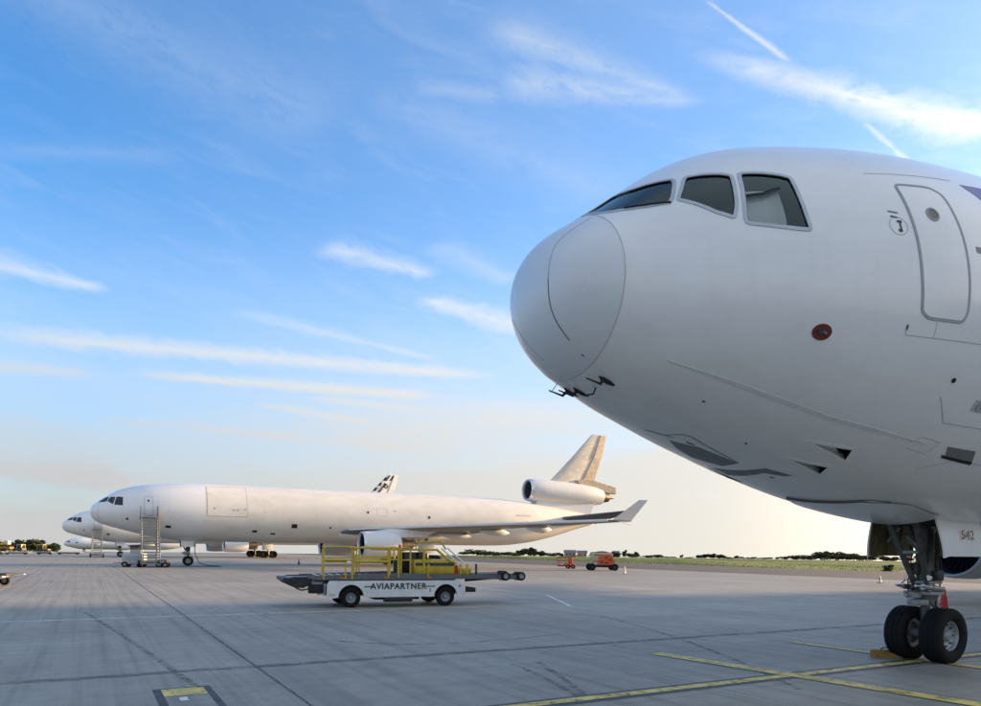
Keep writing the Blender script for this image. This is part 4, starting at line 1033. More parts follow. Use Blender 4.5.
pl = patch('service_panel', [(5.85, -31), (6.3, -30.8), (6.3, -34.2), (5.85, -34.4)], .005, M['seam'], fu, .2)
patch('service_port', [(5.99+.07*math.cos(a), -32.6+1.6*math.sin(a)) for a in np.linspace(0, 2*math.pi, 17)[:-1]], .012, M['chrome'], pl, .2)
sp_ = patch('side_marker', [(6.0, -46.5), (6.6, -45.5), (6.75, -49), (6.15, -50)], .005, M['belly_grey'], fu, .15); patch('side_marker_slot', [(6.05, -49.6), (6.75, -49), (6.78, -50.2), (6.1, -50.6)], .008, M['dark'], sp_, .2)
door542 = [o for o in COL.objects if o.parent == jet and o.name.startswith('nose_gear_door')]
port_door = min(door542, key=lambda o: sum((v.co.y for v in o.data.vertices)))
port_door['label'] = 'white port nose gear door marked 542'
text_mesh('door_number', '542', .24, M['number'], port_door, Matrix.Translation((.08, -.705, 2.34)) @ Matrix.Rotation(R(90-5), 4, 'X'), .003, 1.25)

# ------------------------------------------------------------------ fourth jet, a smaller twin further left
small = empty('passenger_jet', ground(84, 551.6), R(25)); small.scale = (.62, .62, .62); small.location.z = .0
tag(small, 'small pale jet nose farthest left, peeking out behind the other freighters', 'airplane')
sf = skin('fuselage', COARSE, 48, M['white'], small)
sf.location.z = -1.35
for p in ALL_PANES: patch('cockpit_window', p, .02, M['far_glass'], sf, .3)
patch('dark_vent', [(5.2, 12), (6.4, 12), (6.4, 2), (5.2, 2)], .02, M['far_glass'], sf, .3)
for s in (-1, 1):
    w = lofted('wing', [(2.2, 24.0, 37.2, 3.0, .085), (25, 42.2, 45.0, 4.3, .10)], M['wing'], small, s)
    MB().lathe([(0, 1.1), (.5, 1.3), (2.5, 1.3), (4.2, .9)], (17, 8.1*s, 2.2), n=24).build('engine_nacelle', M['nacelle'], small)
    mg = MB(); mg.tube((24.6, 4*s, .9), (24.6, 4*s, 3), .2); tyre_mb(mg, (24.6, 4.4*s, .85), (0, 1, 0), .85, .6, False); tyre_mb(mg, (24.6, 3.5*s, .85), (0, 1, 0), .85, .6, False); mg.build('main_gear', M['gear_dark'], small)
lofted('fin', [(0, 51, 59, 7, .1), (0, 59, 62, 15, .09)], M['white'], small, 1, True)
ng = MB(); ng.tube((0, 0, .7), (0, 0, 2.2), .15); tyre_mb(ng, (0, .4, .65), (0, 1, 0), .65, .4, False); tyre_mb(ng, (0, -.4, .65), (0, 1, 0), .65, .4, False); ng.build('nose_gear', M['gear_dark'], small)

# ------------------------------------------------------------------ wheel chock, cones, posts
ch = ground(886, 657.5)
ck_ = empty('wheel_chock', ch, R(-8)); tag(ck_, 'yellow wooden wheel chock lying in front of the nose wheel', 'chock')
c1 = MB(); c1.prism([(-.26, -.09, 0), (-.26, .09, 0), (-.26, .06, .13), (-.26, -.02, .15), (-.26, -.08, .09)], (.52, 0, 0)); c1.build('chock_block', M['chock'], ck_, False)
c2 = MB(); c2.prism([(.262, -.08, .02), (.262, .08, .02), (.262, .04, .12), (.262, -.02, .13)], (.012, 0, 0)); c2.build('end_plate', M['black'], ck_, False)
MB().path([(-.1, .0, .15), (-.05, 0, .19), (.05, 0, .19), (.1, 0, .15)], .01).build('handle', M['black'], ck_)


def cone(loc, h, body, band, label, r=.17):
    e = empty('traffic_cone', loc); tag(e, label, 'cone', 'traffic cones on the apron')
    MB().box((0, 0, .02), (r*2.3, r*2.3, .04), bev=.01).build('base', M['black'] if body is not M['cone_white'] else M['cone_orange'], e, False)
    MB().lathe([(.04, r*.82), (.08, r*.75), (h*.96, r*.16), (h, r*.1), (h, .001)], axis=(0, 0, 1), n=18).build('cone_body', body, e)
    k0, k1 = .45, .68; rr = lambda k: r*.75+(r*.16-r*.75)*(k*h-.08)/(h*.96-.08)+.004
    MB().lathe([(h*k0, rr(k0)), (h*k1, rr(k1))], axis=(0, 0, 1), n=18).build('reflective_band', band, e)
    return e


pc = ray(944, 587); kz = 22.5; cone(Vector((pc.x*kz, kz, 0)), CAM_H+pc.z*kz, M['cone_red'], M['cone_red'], 'tall red cone standing behind the near nose wheels', .22)
cone(ground(880, 583), .52, M['cone_white'], M['cone_orange'], 'small pale cone left of the near nose gear, by the taxiway edge', .13)
cone(ground(624.6, 574), .68, M['cone_white'], M['rail_yellow'], 'pale marker cone just right of the orange boom lift', .15)
cone(ground(298.8, 564.5), .7, M['black'], M['black'], 'dark cone under the belly of the side-on jet', .16)

# ------------------------------------------------------------------ pallet loader in the middle of the apron
lw, rw = ground(351, 607.8), ground(445.7, 606.0)
ang = math.atan2(rw.y-lw.y, rw.x-lw.x); wb = (rw-lw).length
tr = empty('cargo_loader', lw, ang); tag(tr, 'low white and grey cargo conveyor loader with yellow railings, AVIAPARTNER on its side', 'loader')
Wd = 2.2                                          # y runs from the camera side (0) to the far side
body = []


def side_panel(y0, y1):
    pts = [(-.80, .30)]
    for cx in (0, wb):
        for a in np.linspace(180, 0, 13): pts.append((cx+.43*math.cos(R(a)), max(.30, .34+.43*math.sin(R(a)))))
    pts += [(wb+.62, .30), (wb+.62, .62), (wb+.50, .90), (-.72, .90), (-.80, .78)]
    m = MB(); m.prism([(x, y0, z) for x, z in pts], (0, y1-y0, 0)); return m


for y0, y1 in ((-.02, .06), (Wd-.06, Wd+.02)): side_panel(y0, y1).build('side_panel', M['truck_white'], tr, False)
ch_ = MB(); ch_.box((wb/2-.1, Wd/2, .60), (wb+1.1, Wd-.6, .45), bev=.02); ch_.box((wb/2, Wd/2, .34), (1.6, 1.5, .22), bev=.03); ch_.tube((0, .25, .33), (0, Wd-.25, .33), .07); ch_.tube((wb, .25, .33), (wb, Wd-.25, .33), .07)
ch_.build('chassis', M['truck_dark'], tr, False)
for x in (0, wb):
    for y, s in ((.13, -1), (Wd-.13, 1)): wheel(tr, (x, y, .33), (0, s, 0), .33, .25, 'wheel', M['rim'], 20)
bp = MB(); bp.box((wb+.92, Wd/2, .55), (.5, Wd*.9, .16), bev=.03); bp.build('rear_bumper', M['black'], tr); MB().box((wb+.66, Wd/2, .55), (.18, Wd*.95, .3), bev=.02).build('rear_panel', M['truck_white'], tr)
MB().box((-.82, Wd/2, .6), (.1, Wd*.8, .4), bev=.02).build('front_panel', M['truck_white'], tr)
MB().box((-.84, .18, .60), (.06, .16, .3), bev=.02).build('light_cluster', M['rim'], tr); MB().box((-.62, -.024, .44), (.18, .012, .08)).build('side_lamp', M['cream'], tr, False); MB().box((wb+.50, -.024, .70), (.06, .012, .06)).build('side_lamp', M['gear_dark'], tr, False)
MB().box((1.6, .02, .25), (1.0, .2, .14), bev=.03).build('side_step', M['black'], tr)
text_mesh('side_lettering', 'AVIAPARTNER', .28, M['black'], tr, Matrix.Translation((wb/2-.04, -.026, .70)) @ Matrix.Rotation(R(90), 4, 'X') @ Matrix.Scale(1.0, 4), .004, 1.10, .006)
for a, b in ((.44, .68), (wb-.74, wb-.40)): MB().box(((a+b)/2, -.024, .70), (b-a, .008, .03)).build('side_stripe', M['black'], tr, False)
MB().box((wb-.58, -.024, .56), (.03, .008, .12)).build('side_mark', M['black'], tr, False)
# roller deck with its side beams
L0, L1 = -1.15, wb+1.5
for y in (.05, Wd-.05): MB().prism([(L0-.3, y-.05, 1.00), (L0-.3, y-.05, 1.06), (wb/2, y-.05, 1.16), (L1, y-.05, 1.08), (L1, y-.05, .95), (wb*.7, y-.05, .93), (L0, y-.05, .93)], (0, .10, 0)).build('deck_beam', M['truck_grey'], tr, False)
MB().box(((L0+L1)/2, Wd/2, .985), (L1-L0, Wd-.2, .05)).build('deck_plate', M['truck_grey'], tr, False)
for k in range(22):
    x = L0+.15+k*(L1-L0-.3)/21; MB().tube((x, .12, 1.045), (x, Wd-.12, 1.045), .032, n=10).build('deck_roller', M['metal'], tr)
lx = MB(); lx.box((wb/2, Wd/2, .915), (wb+.9, Wd*.7, .07)); lx.build('lift_frame', M['truck_dark'], tr, False)
# left loading head: curved dark arm plates and a roller
for y in (.10, Wd-.10):
    hd_ = MB(); pts = [(-1.25, 1.03), (-1.85, 1.03), (-2.10, .97), (-2.18, .90), (-2.05, .78), (-1.82, .68), (-1.55, .66), (-1.28, .80)]
    hd_.prism([(x, y-.035, z) for x, z in pts], (0, .07, 0)); hd_.build('loading_arm', M['truck_dark'], tr, False)
MB().tube((-2.14, .0, .93), (-2.14, Wd, .93), .07, n=14).build('arm_roller', M['truck_dark'], tr); MB().box((-1.25, Wd/2, .82), (.7, Wd*.8, .1), bev=.02).build('arm_bracket', M['cart_grey'], tr)
MB().box((-1.65, Wd/2, .98), (.8, Wd*.8, .04)).build('arm_plate', M['truck_grey'], tr, False)
MB().path([(-1.30, .06, .72), (-1.45, .06, .62), (-1.62, .06, .60), (-1.8, .06, .68)], .025).build('arm_hose', M['cable'], tr); MB().box((-1.1, .4, .62), (.5, .25, .3), bev=.04).build('hydraulic_box', M['truck_dark'], tr)
# right hand conveyor end with a pair of rollers
for y in (.25, Wd-.25): MB().prism([(wb+.8, y-.04, .84), (wb+1.6, y-.04, .90), (wb+2.85, y-.04, 1.02), (wb+2.9, y-.04, 1.12), (wb+1.3, y-.04, 1.10), (wb+.8, y-.04, .98)], (0, .08, 0)).build('conveyor_arm', M['truck_dark'], tr, False)
MB().box((wb+2.05, Wd/2, 1.06), (1.7, Wd-.6, .07)).build('conveyor_bed', M['truck_dark'], tr, False); MB().box((wb+2.1, .14, 1.0), (1.5, .06, .16)).build('conveyor_rail', M['truck_grey'], tr, False)
for x in (wb+2.30, wb+2.92): MB().lathe([(0, .001), (0, .16), (.5, .16), (.5, .001)], (x, .05, 1.03), (0, 1, 0), 20).build('end_roller', M['rubber'], tr); MB().lathe([(0, .001), (-.02, .09), (.0, .10)], (x, .05, 1.03), (0, 1, 0), 16).build('roller_cap', M['rim'], tr)
MB().lathe([(0, .001), (0, .15), (.5, .15), (.5, .001)], (wb+2.92, Wd-.55, 1.03), (0, 1, 0), 20).build('end_roller', M['rubber'], tr)
for k in range(4): MB().path([(.5+k*.7, .02, .94), (.7+k*.7, .0, .88), (.95+k*.7, .0, .90), (1.15+k*.7, .02, .95)], .018).build('hose', M['cable'], tr)
for x in (-.3, 1.2, 2.7): MB().box((x, -.008, 1.0), (.16, .012, .07)).build('warning_label', M['cone_orange'], tr, False)
MB().lathe([(0, .06), (.10, .06), (.14, .03), (.15, .001)], (1.8, .6, 1.995), (0, 0, 1), 14).build('beacon', M['cone_orange'], tr); MB().tube((3.75, .2, 1.1), (3.75, .2, 1.42), .07).build('extinguisher', M['cone_red'], tr)
for x in (.6, wb-.6):
    MB().tube((x-.5, .3, .82), (x+.5, .3, .95), .04).build('lift_arm', M['gear_mid'], tr)
# yellow guard rails
rr_ = .032


def guard(x0, x1, y, top, base=1.08, mid=True, corner=True, post=None):
    m = MB(); c = .10
    pts = [(x0, y, base), (x0, y, top-c), (x0+c*.3, y, top-c*.3), (x0+c, y, top), (x1-c, y, top), (x1-c*.3, y, top-c*.3), (x1, y, top-c), (x1, y, base)]
    m.path(pts, rr_, 8)
    if mid: m.tube((x0, y, (top+base)/2+.1), (x1, y, (top+base)/2+.1), rr_*.8, n=8)
    if post: m.tube((post, y, base), (post, y, (top+base)/2), rr_*.8, n=8)
    return m.build('guard_rail', M['rail_yellow'], tr)


guard(-.92, .02, -.02, 2.03, .95, True, post=-.2); guard(.07, 1.30, -.02, 2.0, 1.1); guard(1.26, 1.60, -.02, 2.03, 1.0)
guard(1.72, 2.05, .1, 2.03, .96); guard(-.62, .60, Wd, 2.03, 1.05); guard(.70, 2.0, Wd, 2.03, 1.1)
MB().path([(-.92, -.02, 2.03), (-.62, Wd, 2.03)], rr_).build('guard_rail', M['rail_yellow'], tr)
MB().prism([(-.86, .02, 1.50), (-.05, .02, 1.50), (-.05, .02, 1.62), (-.86, .02, 1.62)], (0, .03, 0)).build('kick_board', M['rail_yellow'], tr, False)
MB().tube((.10, 0, 1.55), (1.30, 0, 1.55), .06).build('guard_beam', M['rail_yellow'], tr)
MB().lathe([(0, .001), (.05, .07), (.10, .001)], (-.12, -.06, 1.50), (0, -1, 0), 14).build('work_lamp', M['cone_white'], tr)
# operator station: canopy frame, engine cover, ladder
MB().box((2.05, Wd*.45, 1.96), (2.1, 1.5, .07), bev=.02).build('canopy', M['rail_yellow'], tr)
for x, y in ((1.65, .15), (1.65, 1.6), (2.55, .15)): MB().box((x, y, 1.52), (.08, .08, .9)).build('canopy_post', M['rail_yellow'], tr, False)
MB().path([(2.25, .15, 1.95), (2.28, .15, 2.22), (3.15, .15, 2.26), (3.35, .15, 1.98)], .035).build('canopy_rail', M['rail_yellow'], tr)
MB().path([(3.0, .15, 1.98), (3.45, .15, 1.62), (3.75, .15, 1.48)], .045).build('slope_rail', M['rail_yellow'], tr)
MB().box((2.95, .75, 1.36), (1.5, 1.2, .52), bev=.06).build('engine_cover', M['rail_yellow'], tr); MB().box((2.95, .138, 1.46), (1.4, .02, .10)).build('cover_slot', M['gear_dark'], tr, False)
MB().box((1.95, .9, 1.34), (.5, .5, .5), bev=.06).build('operator_seat', M['lining'], tr); MB().box((2.2, .6, 1.75), (.9, .05, .25)).build('dark_screen', M['far_glass'], tr, False)
MB().box((1.72, .3, 1.28), (.10, .3, .45), bev=.03).build('control_box', M['cart_grey'], tr)
for k in range(3):
    x = 3.25+k*.30; MB().tube((x, Wd*.5+k*.2, 2.0+k*.02), (x+.62, Wd*.5+k*.2, 1.50), .030).build('ladder_rail', M['cone_white'], tr)
for x in (3.9, 4.15, 4.55): MB().box((x, .15 if x < 4.4 else .3, 1.27), (.06, .06, .40)).build('deck_post', M['rail_yellow'] if x < 4.4 else M['gear_dark'], tr, False)
MB().box((4.2, .9, 1.20), (.5, .8, .22), bev=.03).build('deck_locker', M['rail_yellow'], tr); MB().box((2.66, -.03, 1.25), (.05, .05, .45)).build('deck_post', M['rail_yellow'], tr, False)

# ------------------------------------------------------------------ boarding stairs


def stairs(name, root_loc, rz, label, h=4.75, cart=True):
    """x runs away from the aircraft, the flight descends along +x"""
    e = empty(name, root_loc, rz); tag(e, label, 'stairs', 'boarding stairs at the freighters')
    Wt = 1.5; run = 3.6
    for y in (-Wt/2, Wt/2):
        MB().prism([(0, y-.04, h-.18), (0, y-.04, h), (run, y-.04, .35), (run, y-.04, .15)], (0, .08, 0)).build('stringer', M['stair_grey'], e, False)
        m = MB(); m.path([(-1.1, y, h), (-1.1, y, h+1.1), (0, y, h+1.1), (run, y, 1.35), (run, y, .3)], .035); m.tube((0, y, h), (0, y, h+1.1), .03); m.tube((-1.1, y, h+.55), (0, y, h+.55), .025); m.tube((run/2, y, h/2+.2), (run/2, y, h/2+1.35), .025); m.build('handrail', M['stair_grey'], e)
        MB().prism([(-1.0, y-.02, h+.1), (-.1, y-.02, h+.1), (-.1, y-.02, h+1.0), (-1.0, y-.02, h+1.0)], (0, .04, 0)).build('side_panel', M['stair_grey'], e, False)
        for x in (-.9, 1.2): MB().tube((x, y*.9, .45), (x*.3, y*.9, h-(.2 if x < 0 else 1.3)), .06).build('support_leg', M['stair_grey'], e)
    n = 17
    for i in range(n):
        MB().box((run*(i+.5)/n, 0, h-(h-.25)*(i+.6)/n), (.26, Wt-.1, .11)).build('step', M['stair_grey'], e, False)
    MB().box((-.55, 0, h-.08), (1.2, Wt+.2, .14), bev=.02).build('platform', M['gear_dark'], e)
    MB().box((-.1, .0, 2.1), (.3, .9, .4), bev=.05).build('hydraulic_unit', M['cone_white'], e)
    MB().box((.6, 0, .42), (4.2, 1.8, .22), bev=.04).build('chassis', M['stair_grey'], e)
    for x in (-.9, 2.2):
        for y in (-.95, .95): wheel(e, (x, y, .32), (0, 1 if y > 0 else -1, 0), .32, .22, 'wheel', M['rim'], 16)
    MB().tube((2.7, 0, .4), (3.7, 0, .3), .04).build('tow_bar', M['gear_dark'], e)
    return e


def jet_pt(j, st, v, z=0.):
    a = j.rotation_euler[2]; d = st-G
    return Vector((j.location.x+math.cos(a)*d+math.sin(a)*v, j.location.y+math.sin(a)*d-math.cos(a)*v, z))


stairs('boarding_stairs', jet_pt(jet_far, 5.1, 4.0), R(28-90), 'grey wheeled boarding stairs set against the door of the side-on jet')
stairs('boarding_stairs', jet_pt(jet_third, 5.1, 4.0), R(28-90), 'smaller-looking grey boarding stairs at the half-hidden second jet')


def cart(name, loc, rz, size, m, label, cat, top=None, group=None):
    e = empty(name, loc, rz); tag(e, label, cat, group); l, w, h = size
    MB().box((0, 0, .28+h/2), (l, w, h), bev=.06).build('body', m, e); MB().box((0, 0, .30), (l*1.1, w*.9, .12), bev=.02).build('chassis', M['gear_dark'], e)
    if top: MB().box((l*.1, 0, .28+h+top/2), (l*.5, w*.8, top), bev=.05).build('hood', m, e)
    for x in (-l*.36, l*.36):
        for y in (-w/2, w/2): wheel(e, (x, y, .26), (0, 1 if y > 0 else -1, 0), .26, .18, 'wheel', M['rim'], 14)
    MB().path([(-l/2, 0, .4), (-l/2-.8, 0, .35), (-l/2-.9, 0, .35)], .03).build('tow_bar', M['gear_dark'], e)
    MB().box((0, -w/2-.012, .28+h*.55), (l*.6, .02, h*.4)).build('access_panel', M['seal'], e, False)
    return e


cart('power_cart', ground(134.5, 567), R(12), (1.9, 1.2, 1.0), M['cart_grey'], 'grey wheeled power cart left of the tall boarding stairs', 'cart', .35)
gcb = ground(163, 567.5); MB().box((0, 0, .3), (.9, .5, .5), bev=.05)
cart('ground_unit', gcb, R(10), (.8, .7, .45), M['gear_dark'], 'small dark ground unit at the right foot of the boarding stairs', 'cart')
w0 = jet_far.location
cb_ = MB(); cb_.path([(0, 0, .02), (2.0, .3, .02), (4.2, .2, .03), (5.2, .1, .02)], .035); q = cb_.build('power_cable', M['cable']); q.location = ground(168, 566.5); q.rotation_euler = (0, 0, .05); tag(q, 'dark power cable on the ground beside the side-on jet nose wheel', 'cable')
cb2_ = MB(); cb2_.path([(0, 0, 2.5), (.1, -.1, 1.2), (.6, -.2, .3), (1.6, -.2, .03), (2.6, -.1, .03)], .04); q = cb2_.build('supply_hose', M['cable']); q.location = w0+Vector((.9, -.5, 0)); tag(q, 'dark supply hose hanging right of the side-on jet nose wheel', 'hose')

# ------------------------------------------------------------------ dolly at the left edge
dl = ground(0, 586); de = empty('baggage_dolly', dl+Vector((-.3, .3, 0)), R(4)); tag(de, 'dark flat dolly with white towbar at the left edge of the picture', 'dolly')
MB().box((-1.3, 0, .56), (4.2, 1.5, .07), bev=.015).build('deck', M['gear_dark'], de); MB().box((-1.3, 0, .46), (3.6, 1.1, .10)).build('chassis', M['truck_white'], de, False)
for x in (-2.8, -.05):
    for y in (-.6, .6): wheel(de, (x, y, .23), (0, 1 if y > 0 else -1, 0), .23, .15, 'wheel', M['rim'], 14)
tb = MB(); tb.tube((.25, -.4, .36), (1.15, 0, .55), .03); tb.tube((.25, .4, .36), (1.15, 0, .55), .03); tb.lathe([(-.03, .05), (0, .08), (.03, .05)], (1.18, 0, .55), (0, 0, 1), 12); tb.build('tow_bar', M['cone_white'], de)

# ------------------------------------------------------------------ row of low pallet dollies on the left
for i, (x0, x1) in enumerate(((-12, 3), (4, 28), (37, 52), (57, 80))):
    a, b = ground(x0, 554.6), ground(x1, 554.7); L = (b-a).length
    e = empty('pallet_dolly', a, math.atan2(b.y-a.y, b.x-a.x)); tag(e, ('low dark pallet dolly cut off by the left edge of the picture', 'long low dark pallet dolly second from the left edge', 'low dark pallet dolly third from the left edge', 'low dark pallet dolly nearest the half-hidden second jet')[i], 'dolly', 'row of pallet dollies')
    MB().box((L/2, 0, .55), (L, 2.0, .10)).build('deck', M['cart_grey'], e, False); MB().box((L/2, 0, .36), (L*.94, 1.6, .26)).build('chassis', M['truck_dark'], e, False)
    for x in (L*.12, L*.88):
        for y in (-.8, .8): t = MB(); tyre_mb(t, (x, y, .22), (0, 1, 0), .22, .15, False); t.build('wheel', M['rubber'], e)
    MB().box((L+.35, 0, .45), (.7, .1, .08)).build('tow_bar', M['cone_white'], e, False)


def tug(loc, rz, m, label, s=1., cab=True):
    e = empty('baggage_tractor', loc, rz); e.scale = (s, s, s); tag(e, label, 'tractor', 'yellow ground vehicles in the distance')
    b = MB(); b.prism([(-1.5, -.8, .35), (-1.5, -.8, 1.05), (-.3, -.8, 1.1), (.2, -.8, .85), (1.4, -.8, .8), (1.5, -.8, .35)], (0, 1.6, 0)); b.build('body', M['gear_dark'], e, False)
    MB().box((.8, 0, .86), (1.2, 1.5, .12), bev=.03).build('bonnet', m, e)
    if cab:
        MB().box((-.5, 0, 2.0), (1.6, 1.5, .18), bev=.05).build('roof', m, e); MB().box((-.5, 0, 1.5), (1.4, 1.4, .85), bev=.05).build('cab_glass', M['far_glass'], e)
        for x in (-1.2, .2):
            for y in (-.7, .7): MB().box((x, y, 1.5), (.09, .09, .95)).build('cab_post', m, e, False)
    for x in (-1, 1):
        for y in (-.8, .8): wheel(e, (x, y, .35), (0, 1 if y > 0 else -1, 0), .35, .25, 'wheel', M['rim'], 12)
    return e


tug(ground(43.5, 552.6), R(5), M['rail_yellow'], 'yellow-roofed tractor just left of the farthest jet nose', 1.0)
tug(ground(19.5, 551.6), R(170), M['rail_yellow'], 'small yellow tractor second from the left edge', 1.0)
ld = empty('deck_loader', ground(3, 551.4), R(0)); tag(ld, 'ochre yellow cargo deck loader at the far left edge', 'loader')
MB().box((-2, 0, 1.0), (8.5, 2.6, .7), bev=.08).build('chassis', M['chock'], ld); MB().box((-2.5, 0, 2.1), (6, 2.6, .35), bev=.05).build('platform', M['rail_yellow'], ld); MB().box((1.2, 0, 2.5), (1.2, 1.4, 1.1), bev=.08).build('cab', M['cream'], ld)
MB().path([(-5, -1.2, 2.3), (-5, -1.2, 3.2), (.4, -1.2, 3.2), (.4, -1.2, 2.3)], .05).build('guard_rail', M['gear_dark'], ld)
for x in (-5, -2, 1.2):
    for y in (-1.2, 1.2): t = MB(); tyre_mb(t, (x, y, .4), (0, 1, 0), .4, .3, False); t.build('wheel', M['rubber'], ld)

# ------------------------------------------------------------------ orange lifts on the far side
bl0 = ground(601.5, 570.4); k = bl0.y/FPX
e = empty('boom_lift', bl0, R(2)); tag(e, 'orange and cream self-propelled boom lift with black wheels by the taxiway', 'lift')
for x in (-1.12, 1.22):
    for y in (-.85, .85): wheel(e, (x, y, .36), (0, 1 if y > 0 else -1, 0), .36, .28, 'wheel', M['gear_dark'], 18)
MB().box((0, 0, .45), (2.5, 1.3, .26), bev=.05).build('chassis', M['truck_dark'], e)
tb_ = MB(); tb_.prism([(-.35, -.9, .58), (1.05, -.9, .58), (1.12, -.9, .9), (1.0, -.9, 1.45), (.75, -.9, 1.62), (-.10, -.9, 1.62), (-.32, -.9, 1.3)], (0, 1.3, 0)); tb_.build('turntable_cover', M['orange'], e, False)
for dx, dz in ((-.12, .85), (.3, 1.32), (.72, 1.1), (.35, .8)): MB().box((dx, -.912, dz), (.26, .02, .14)).build('cover_vent', M['gear_dark'], e, False)
MB().box((-.05, .35, 1.72), (2.2, .30, .26), bev=.04).build('main_boom', M['cream'], e); MB().box((-.05, .05, 1.40), (2.1, .26, .22), bev=.04).build('lower_boom', M['cream'], e); MB().box((-.95, .2, 1.2), (.25, .5, 1.3), bev=.05).build('boom_tower', M['cream'], e); MB().box((-.6, .2, .95), (.9, .3, .2), bev=.04).build('link_arm', M['cream'], e); MB().box((1.1, .3, 1.2), (.14, .6, 1.1), bev=.04).build('boom_rest', M['cream'], e)
e2 = empty('cherry_picker', ground(568, 568.6), R(0)); tag(e2, 'small red cherry picker with open cage, left of the orange boom lift', 'lift')
MB().box((.2, 0, .42), (1.0, 1.0, .35), bev=.06).build('base', M['orange'], e2); m = MB(); m.tube((.25, 0, .5), (.45, 0, 1.25), .10); m.tube((.45, 0, 1.25), (1.4, 0, 1.62), .07); m.build('arm', M['orange'], e2); MB().box((.25, 0, .95), (.5, .5, .7), bev=.08).build('mast_cover', M['orange'], e2)
MB().box((1.35, 0, 1.58), (.5, .3, .22), bev=.04).build('counterweight', M['orange'], e2)
cg = MB()
for x in (-1.1, -.35):
    for y in (-.45, .45): cg.tube((x, y, .30), (x, y, 1.35), .03)
for z in (.35, .85, 1.35):
    cg.path([(-1.1, -.45, z), (-.35, -.45, z), (-.35, .45, z), (-1.1, .45, z)], .03, closed=True)
cg.build('cage', M['cone_red'], e2); MB().box((-.72, 0, .28), (.9, 1.0, .06)).build('cage_floor', M['truck_dark'], e2, False); MB().path([(-1.35, 0, 1.2), (.2, 0, 1.3), (1.0, 0, 1.5)], .04).build('upper_arm', M['truck_dark'], e2)
for x in (.0, .55):
    for y in (-.5, .5): t = MB(); tyre_mb(t, (x, y, .22), (0, 1, 0), .22, .16, False); t.build('wheel', M['rubber'], e2)

# ------------------------------------------------------------------ trees, hedges, far buildings


def crown_mesh(seed, w=1., h=1., n=1000, dens=11):
    rg = np.random.RandomState(seed); v = []; f = []
    cl = [(rg.uniform(-.36, .36)*w, rg.uniform(-.36, .36)*w, h*rg.uniform(.20, .84), rg.uniform(.16, .28)) for _ in range(dens)]
    cl.append((0, 0, h*.55, .3))
    for i in range(n):
        c = cl[rg.randint(len(cl))]; d = rg.normal(size=3); d /= np.linalg.norm(d); rr = c[3]*rg.uniform(.55, 1.08)
        p = np.array([c[0]+d[0]*rr*w, c[1]+d[1]*rr*w, c[2]+d[2]*rr*h*.85]); s = rg.uniform(.04, .085)
        a = rg.normal(size=3); a /= np.linalg.norm(a); b = np.cross(a, rg.normal(size=3)); b /= np.linalg.norm(b)
        k = len(v); v += [p-a*s-b*s*.6, p+a*s-b*s*.6, p+a*s*.8+b*s*.6, p-a*s*.8+b*s*.6]; f.append((k, k+1, k+2, k+3))
    return v, f


CROWNS = []
for sd_, (w, h) in enumerate(((1, 1), (1.3, .9), (.75, 1.1), (1.6, .85), (1.1, 1.0))):
    v, f = crown_mesh(sd_, w, h); me = bpy.data.meshes.new('crown'); me.from_pydata([tuple(p) for p in v], [], f); me.materials.append(M['leaf']); CROWNS.append(me)
tk = MB(); tk.tube((0, 0, -.02), (0, 0, .45), .035, .022, 8); tk.tube((0, 0, .3), (.14, .05, .62), .018, .008, 6); tk.tube((0, 0, .34), (-.13, -.06, .60), .018, .008, 6); tk.tube((0, 0, .4), (.02, .12, .7), .016, .007, 6)
t0 = tk.build('trunk', M['bark']); TRUNK = t0.data; COL.objects.unlink(t0); bpy.data.objects.remove(t0)


def tree(loc, h, kind, label, group, wide=1.):
    e = empty('tree', loc, random.uniform(0, 6)); e.scale = (h*wide, h*wide, h); tag(e, label, 'tree', group)
    link(bpy.data.objects.new('trunk', TRUNK), e); link(bpy.data.objects.new('crown', CROWNS[kind]), e); return e


def at(px, dist):
    d = ray(px, 556); return Vector((d.x*dist, dist, gz(math.hypot(d.x*dist, dist))))


def hz(px): return 546.5+.0115*(px-188)


RIGHT = [(477, 549, 22), (486, 549.5, 12), (495, 550, 14), (505, 552, 12), (513, 551, 13), (520, 550, 11), (528, 549, 13), (534, 548, 14), (541, 551, 10), (548, 552.5, 10), (555, 551.5, 10), (561, 553, 8), (596, 551.5, 12), (605, 551.5, 13), (612, 552, 12), (617, 552.8, 8), (624.5, 550.4, 7), (632, 551.8, 9), (637, 552, 9),
         (646, 554.6, 10), (652, 554.3, 10), (658, 554.5, 9), (667, 556, 10), (674, 556.5, 8), (681.5, 554.6, 5), (690, 556.5, 9), (698, 555, 11), (706, 554, 12), (713, 553.7, 12), (720, 554.3, 10), (728, 556, 10), (736, 555.4, 8), (741, 556, 6), (747.5, 557, 4), (753, 555.8, 6), (760, 557, 8), (768, 557, 9), (777, 556.8, 9), (786, 556, 10),
         (795, 555, 14), (804, 554, 15), (812, 552.8, 16), (821, 551.8, 16), (830, 551.2, 17), (838, 551.4, 16), (846, 552, 15), (854, 553.4, 14), (862, 555, 12), (872, 554, 12), (884, 553.5, 13), (896, 554.6, 12), (908, 556, 12), (922, 555, 14), (950, 556, 14), (975, 556, 14)]
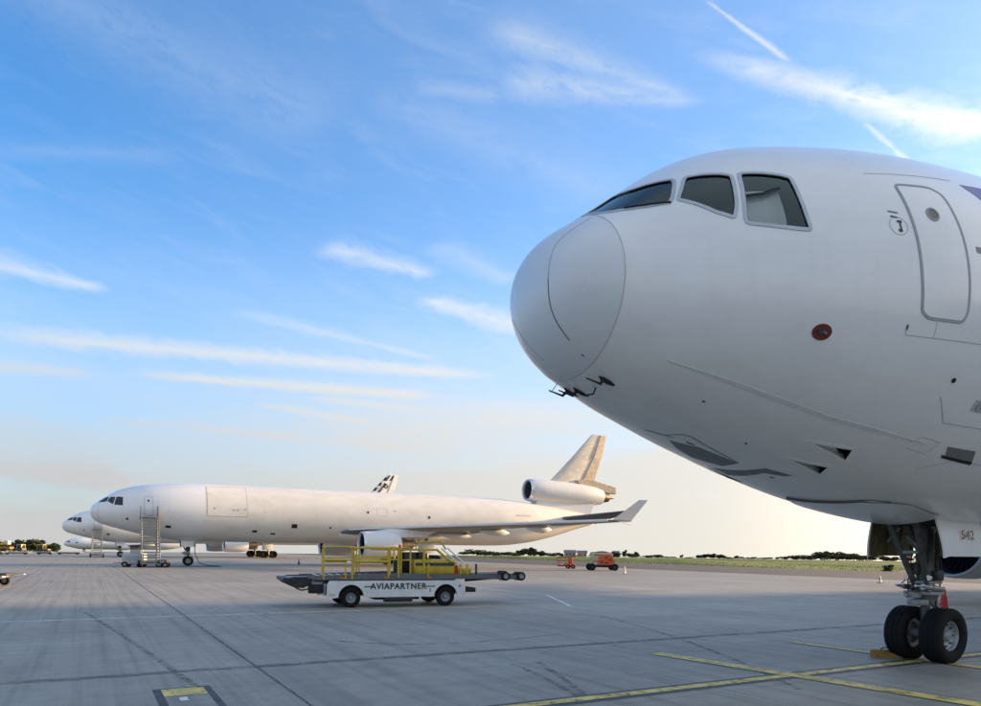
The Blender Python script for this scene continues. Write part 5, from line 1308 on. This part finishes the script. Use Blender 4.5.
for i, (px, ty, wpx) in enumerate(RIGHT):
    dist = random.uniform(266, 300)
    base_y = hz(px)+(CAM_H-gz(dist))*FPX/dist; h = (base_y-ty)*dist/FPX*1.04
    lab = ('dark small tree in the hedgerow seen under the tail of the side-on jet' if px < 570 else 'tree just behind the orange boom lift' if px < 614 else 'lone narrow taller tree right of the orange boom lift' if px == 624.5 else 'low tree in the thin hedgerow on the horizon right of the orange lift' if px < 780 else 'tree of the darker wood on the horizon left of the near nose gear' if px < 868 else 'tree seen between the near nose gear and its doors')
    tree(at(px, dist), h, random.randrange(5), lab, 'horizon trees', wpx*dist/FPX/h*.95)
for px, ty, wpx in ((-8, 541, 16), (2, 541, 16), (13, 541, 14), (20, 539.5, 15), (27, 538.4, 17), (34, 538.8, 16), (41, 540, 15), (48, 541.5, 14), (56, 542.5, 14)):
    dist = 330+random.uniform(-20, 40); base_y = hz(px)+(CAM_H-gz(dist))*FPX/dist; h = (base_y-ty)*dist/FPX*1.04
    tree(at(px, dist), h, random.randrange(5), 'dark tree of the wood behind the yellow vehicles at the far left', 'far left trees', wpx*dist/FPX/h)
sh = ground(887.5, 570.8); e = empty('shrub', sh); e.scale = (1.25, 1.25, 1.05); tag(e, 'round green shrub alone on the grass left of the near nose gear', 'shrub'); link(bpy.data.objects.new('foliage', CROWNS[4]), e).location.z = -.28; link(bpy.data.objects.new('stem', TRUNK), e)


def barn(px, dist, wpx, hpx, label):
    s = dist/FPX; L, h = wpx*s, hpx*s; e = empty('farm_building', at(px, dist)); tag(e, label, 'building')
    MB().box((0, 0, h*.3), (L, L*.5, h*.6)).build('wall', M['wall'], e, False)
    r = MB(); r.prism([(-L/2-.3, -L*.28, h*.58), (-L/2-.3, L*.28, h*.58), (-L/2-.3, 0, h)], (L+.6, 0, 0)); r.build('roof', M['roof'], e, False)
    for k in (-.3, 0, .3): MB().box((L*k, -L*.25-.02, h*.32), (L*.12, .06, h*.3)).build('window', M['far_glass'], e, False)


barn(570, 315, 11, 6.6, 'low grey-roofed farm building on the horizon above the red cherry picker'); barn(582, 320, 9, 6.2, 'pale low building on the horizon left of the boom lift'); barn(616, 310, 6, 6.2, 'tiny house with grey roof on the horizon right of the boom lift')
# rough grass along the taxiway edge
rg = np.random.RandomState(3); v = []; f = []
for i in range(5000):
    a = 82.5+rg.exponential(22); p = rg.uniform(-190, 10); b = ap(a, p, -.06); h = rg.uniform(.05, .20)*(1.6 if rg.rand() < .05 else 1); w = rg.uniform(.03, .10); t = rg.uniform(0, 6.28); d = Vector((math.cos(t)*w, math.sin(t)*w, 0)); l = Vector((rg.normal()*.05, rg.normal()*.05, h))
    k = len(v); v += [b-d, b+d, b+l+d*.3]; f.append((k, k+1, k+2))
go = mesh_obj('meadow_grass', v, f, M['grass'], None, False); tag(go, 'rough green grass along the far edge of the taxiway', 'grass', kind='stuff')
